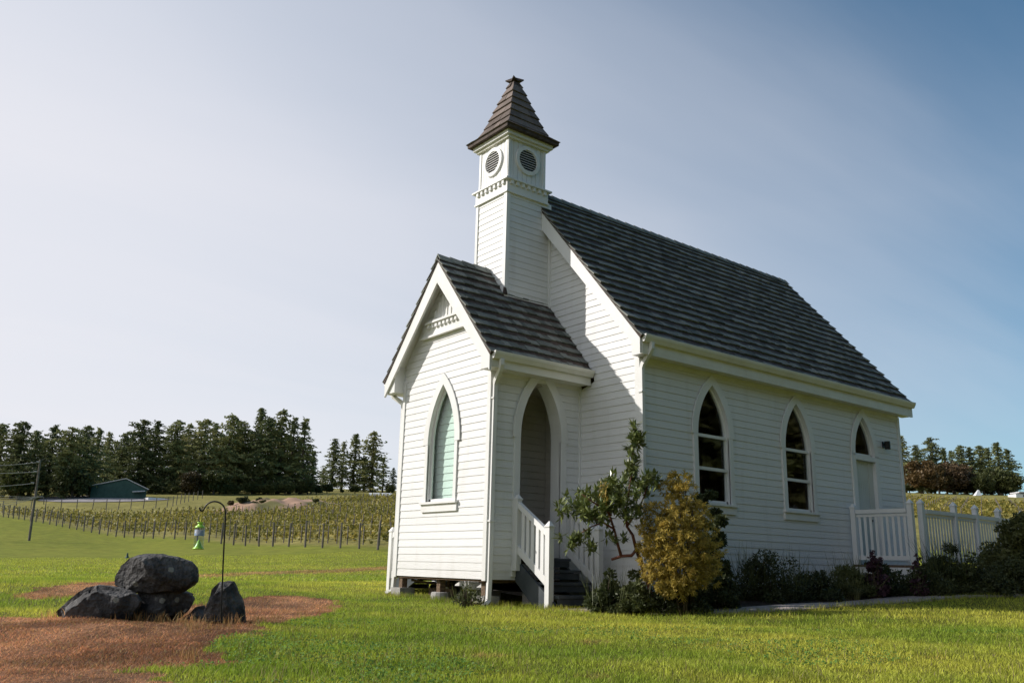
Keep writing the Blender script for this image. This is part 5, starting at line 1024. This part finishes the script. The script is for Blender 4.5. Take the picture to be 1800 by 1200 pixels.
tipset([(1000, 885), (1015, 895), (1030, 885), (1045, 890), (1060, 880), (1075, 890), (1040, 905), (1060, 905), (1022, 872), (1050, 865), (1065, 855), (1085, 850), (1100, 870), (1085, 880), (1105, 895), (1120, 860), (1075, 862), (1095, 905), (1118, 885)], 8, 100)
tipset([(1140, 838), (1150, 845), (1130, 850), (1083, 838), (1072, 858), (1110, 838), (1098, 842)], 5, 18, .15); tipset([(1113, 752), (1110, 765), (1116, 775), (1108, 790), (1118, 800), (1112, 812), (1113, 825), (1106, 772), (1122, 765)], 4, 22, .10); tipset([(1005, 938), (1015, 948), (1030, 935), (1040, 955), (1000, 945), (1070, 940), (1095, 945)], 5, 16, .12)
V, F = rosettes(tips, dirs, 17, .15, .052, g); npmesh('foliage', V, F, M['rhodo'], rh_, kind='stuff')
V, F = rosettes([np.array(sp_(1062+g.normal()*5, 862+g.normal()*8, -.3+g.normal()*.08)) for _ in range(16)], [(0, -.3, 1)]*16, 14, .05, .02, g); npmesh('sunlit_leaf_cluster', V, F, M['sunlit_leaf'], rh_, kind='stuff')  # no buds: leaves tinted yellow to paint in the sun catching them
# golden shrub: drooping whorls of narrow leaves
g = np.random.default_rng(8); SG = 13.85; gb = at(1200, 1045, SG); gs = thing('golden_shrub', (gb.x, gb.y, gz(gb.x, gb.y)), 'dense golden-yellow shrub at the corner of the chapel below the first side window', 'shrub')
cl = []
for px, py, ds in [(1200, 848, .25), (1185, 860, .3), (1212, 862, .2), (1190, 885, .1), (1215, 890, .05), (1230, 905, .1), (1175, 905, .1), (1150, 898, .2), (1165, 925, -.1), (1195, 915, -.2), (1220, 925, -.15), (1245, 935, .05), (1145, 930, .0), (1155, 955, -.15), (1180, 945, -.3), (1205, 955, -.3), (1235, 960, -.15), (1255, 965, .1), (1140, 965, .1), (1150, 985, -.05), (1175, 980, -.3), (1200, 985, -.35), (1225, 985, -.25), (1245, 990, -.1), (1165, 1000, -.2), (1190, 1010, -.3), (1215, 1005, -.25), (1200, 935, .3), (1225, 960, .4), (1180, 965, .4), (1205, 900, .4), (1165, 940, .35), (1240, 1000, .2), (1180, 1015, -.05), (1150, 1008, -.1), (1165, 1022, -.25), (1190, 1028, -.3), (1215, 1024, -.25), (1235, 1015, -.15), (1205, 1036, -.2), (1178, 1036, -.15)]: cl.append(np.array(at(px+g.normal()*3, py+g.normal()*3, SG+ds)))
P = []; A = []
for c in cl:
    for w_ in range(22):
        d = unit(g.normal(size=3)+np.array((0, 0, .35))); t = c+d*np.array((.19, .19, .15))*g.uniform(.7, 1.1)
        for k in range(20): v = unit(d*.35+g.normal(size=3)*.7+np.array((0, 0, -.35))); P.append(t+v*.035+g.normal(size=3)*.012); A.append(v)
P = np.array(P); A = np.array(A); B = unit(np.cross(A, g.normal(size=A.shape))); n_ = len(P); V, F = leafmesh(P, A, B, g.uniform(.022, .048, n_), g.uniform(.006, .012, n_)); npmesh('foliage', V, F, M['gold'], gs, kind='stuff')
tubes_obj('stem', [([Vector((gb.x+g.normal()*.1, gb.y+g.normal()*.1, gz(gb.x, gb.y)-.02)), (Vector(tuple(c))+Vector((gb.x, gb.y, .1)))/2, Vector(tuple(c))], .018, .006) for c in cl[::2]], M['twig'], gs)
V, F = cloud(2600, np.array([c+np.array((0, .12, -.02)) for c in cl]), np.full((len(cl), 3), .13), .07, .03, g); npmesh('inner_foliage', V, F, M['gold'], gs, kind='stuff')
# green climber-like shrub behind the golden one
def bush(name, px0, px1, ytop, ybot, s, label, mat, n, L, W, seed, cat='shrub', depth=.35, spikes=0, group=None):
    g = np.random.default_rng(seed); pc = at((px0+px1)/2, ybot, s); z0 = gz(pc.x, pc.y); top = at((px0+px1)/2, ytop, s).z; wd = (px1-px0)*s/FPX/2; H = max(.15, top-z0); r = thing(name, (pc.x, pc.y, z0), label, cat, group); cs = []; rs = []; rv = np.array((RH[0], RH[1], 0)); fv = np.array((FH[0], FH[1], 0)); o = np.array((pc.x, pc.y, z0))
    for k in range(44):
        u = g.uniform(-1, 1); hh = (1-u*u*.75)*g.uniform(.7, 1.); q = g.random(); c = o+rv*u*wd*.85+fv*g.normal()*depth*.5+np.array((0, 0, H*hh*q*.88+.04)); cs.append(c); k_ = g.uniform(.18, .32)*min(H, wd*1.3); rs.append((k_, k_, k_*.8))
    V, F = cloud(int(n*2.1), cs, rs, L*1.1, W*1.15, g, .1, .3); npmesh('foliage', V, F, M[mat], r, kind='stuff')
    tubes_obj('stem', [([Vector(tuple(o+rv*g.normal()*wd*.2)), Vector(tuple((o+np.array(c))/2+np.array((0, 0, .04)))), Vector(tuple(c))], .010, .004) for c in cs[::3]], M['twig'], r)
    if spikes:
        P = []; A = []
        for k in range(spikes): b = o+rv*g.uniform(-.9, .9)*wd+fv*g.normal()*depth*.4; v = unit(np.array((g.normal()*.28, g.normal()*.28, 1.))); ln = H*g.uniform(.75, 1.2); P.append(b+v*ln/2); A.append(v*ln)
        P = np.array(P); ln = np.linalg.norm(A, axis=1); A = unit(np.array(A)); V, F = leafmesh(P, A, unit(np.cross(A, g.normal(size=A.shape))), ln/2, np.full(len(P), .006)); npmesh('flower_spikes', V, F, M['bush2'], r, kind='stuff')
    return r
bush('green_shrub', 1218, 1284, 812, 1035, 15.0, 'upright green shrub growing behind the golden one against the window', 'bush2', 3200, .075, .034, 40, depth=.3)
for i, (a, b, yt, yb, s, lab, mt, n, L, W, sk) in enumerate([
    (1032, 1098, 995, 1050, 14.2, 'low dark leafy plants at the foot of the steps railing', 'bush2', 1500, .07, .03, 60), (1085, 1150, 998, 1055, 14.1, 'low dark plants below the golden shrub left side', 'bush2', 1500, .07, .03, 40),
    (1135, 1238, 1005, 1058, 14.1, 'low dark plants under the golden shrub', 'bush', 2000, .06, .026, 20),
    (1225, 1300, 995, 1058, 14.7, 'dark rounded bush right of the golden shrub', 'bush', 2200, .06, .028, 0), (1290, 1410, 962, 1052, 15.8, 'dark lavender-like bush with upright spikes under the second window', 'bush', 3400, .06, .022, 190),
    (1395, 1470, 985, 1045, 16.4, 'low dark bush under the second window right side', 'bush', 2000, .06, .026, 60), (1460, 1530, 972, 1042, 17.0, 'grassy clump with straw blades left of the deck railing', 'bush2', 1500, .09, .02, 120),
    (1520, 1590, 985, 1040, 17.3, 'dark bush below the first bay of the deck railing', 'bush', 2200, .06, .026, 0), (1580, 1660, 985, 1038, 17.4, 'dark bush below the deck corner posts', 'bush', 2200, .06, .026, 30),
    (1640, 1700, 940, 1036, 17.8, 'tall grassy plant against the deck railing', 'bush2', 1300, .16, .018, 170), (1660, 1760, 975, 1036, 17.6, 'wide dark bush below the second bay of the railing', 'bush', 3000, .06, .026, 60), (1740, 1830, 970, 1036, 17.8, 'dark bush in the bed near the right edge', 'bush', 2600, .06, .026, 40)]):
    bush('bed_bush', a, b, yt, yb, s, lab, mt, n, L, W, 50+i, depth=.4, spikes=sk)
bush('flowering_plant', 1522, 1558, 938, 1000, 16.9, 'plum-leaved plant in front of the first deck railing bay', 'purple', 700, .06, .035, 71, 'plant', .15); bush('flowering_plant', 1600, 1626, 952, 1000, 17.1, 'smaller plum-leaved plant before the deck corner posts', 'purple', 380, .055, .03, 72, 'plant', .12)
bush('leafy_shrub', 1745, 1880, 868, 1020, 18.6, 'large rounded green shrub at the right edge hiding the railing end', 'olive', 7000, .09, .045, 73, 'shrub', .8)
bush('weed_plant', 795, 850, 1028, 1058, 15.2, 'weeds growing under the porch floor by the corner downspout', 'bush2', 130, .06, .02, 74, 'weeds', .12, 30); bush('weed_plant', 808, 826, 1015, 1056, 14.5, 'upright weed stalk under the porch', 'bush2', 50, .05, .018, 75, 'weeds', .06, 12)
# arching straw blades by the bed edge
g = np.random.default_rng(77); gp = at(1505, 1035, 16.6); tg = thing('grass_tuft', (gp.x, gp.y, gz(gp.x, gp.y)), 'arching tuft of straw-green blades at the edge of the bed', 'grass tuft'); mbV = []; mbF = []
for k in range(150):
    az = g.random()*6.28; ln = g.uniform(.3, .6); d = np.array((math.cos(az), math.sin(az), 0)); sd = np.array((-d[1], d[0], 0))*.006; b = np.array((gp.x, gp.y, gz(gp.x, gp.y)))+d*.05*g.random(); n0 = len(mbV)
    for t in (0, .35, .7, 1.): c = b+d*ln*.75*t*t+np.array((0, 0, ln*(t*1.1-.55*t*t))); mbV += [c-sd*(1-t*.8), c+sd*(1-t*.8)]
    for i in range(3): mbF.append((n0+2*i, n0+2*i+1, n0+2*i+3, n0+2*i+2))
npmesh('blades', mbV, mbF, M['reed'], tg, kind='stuff')
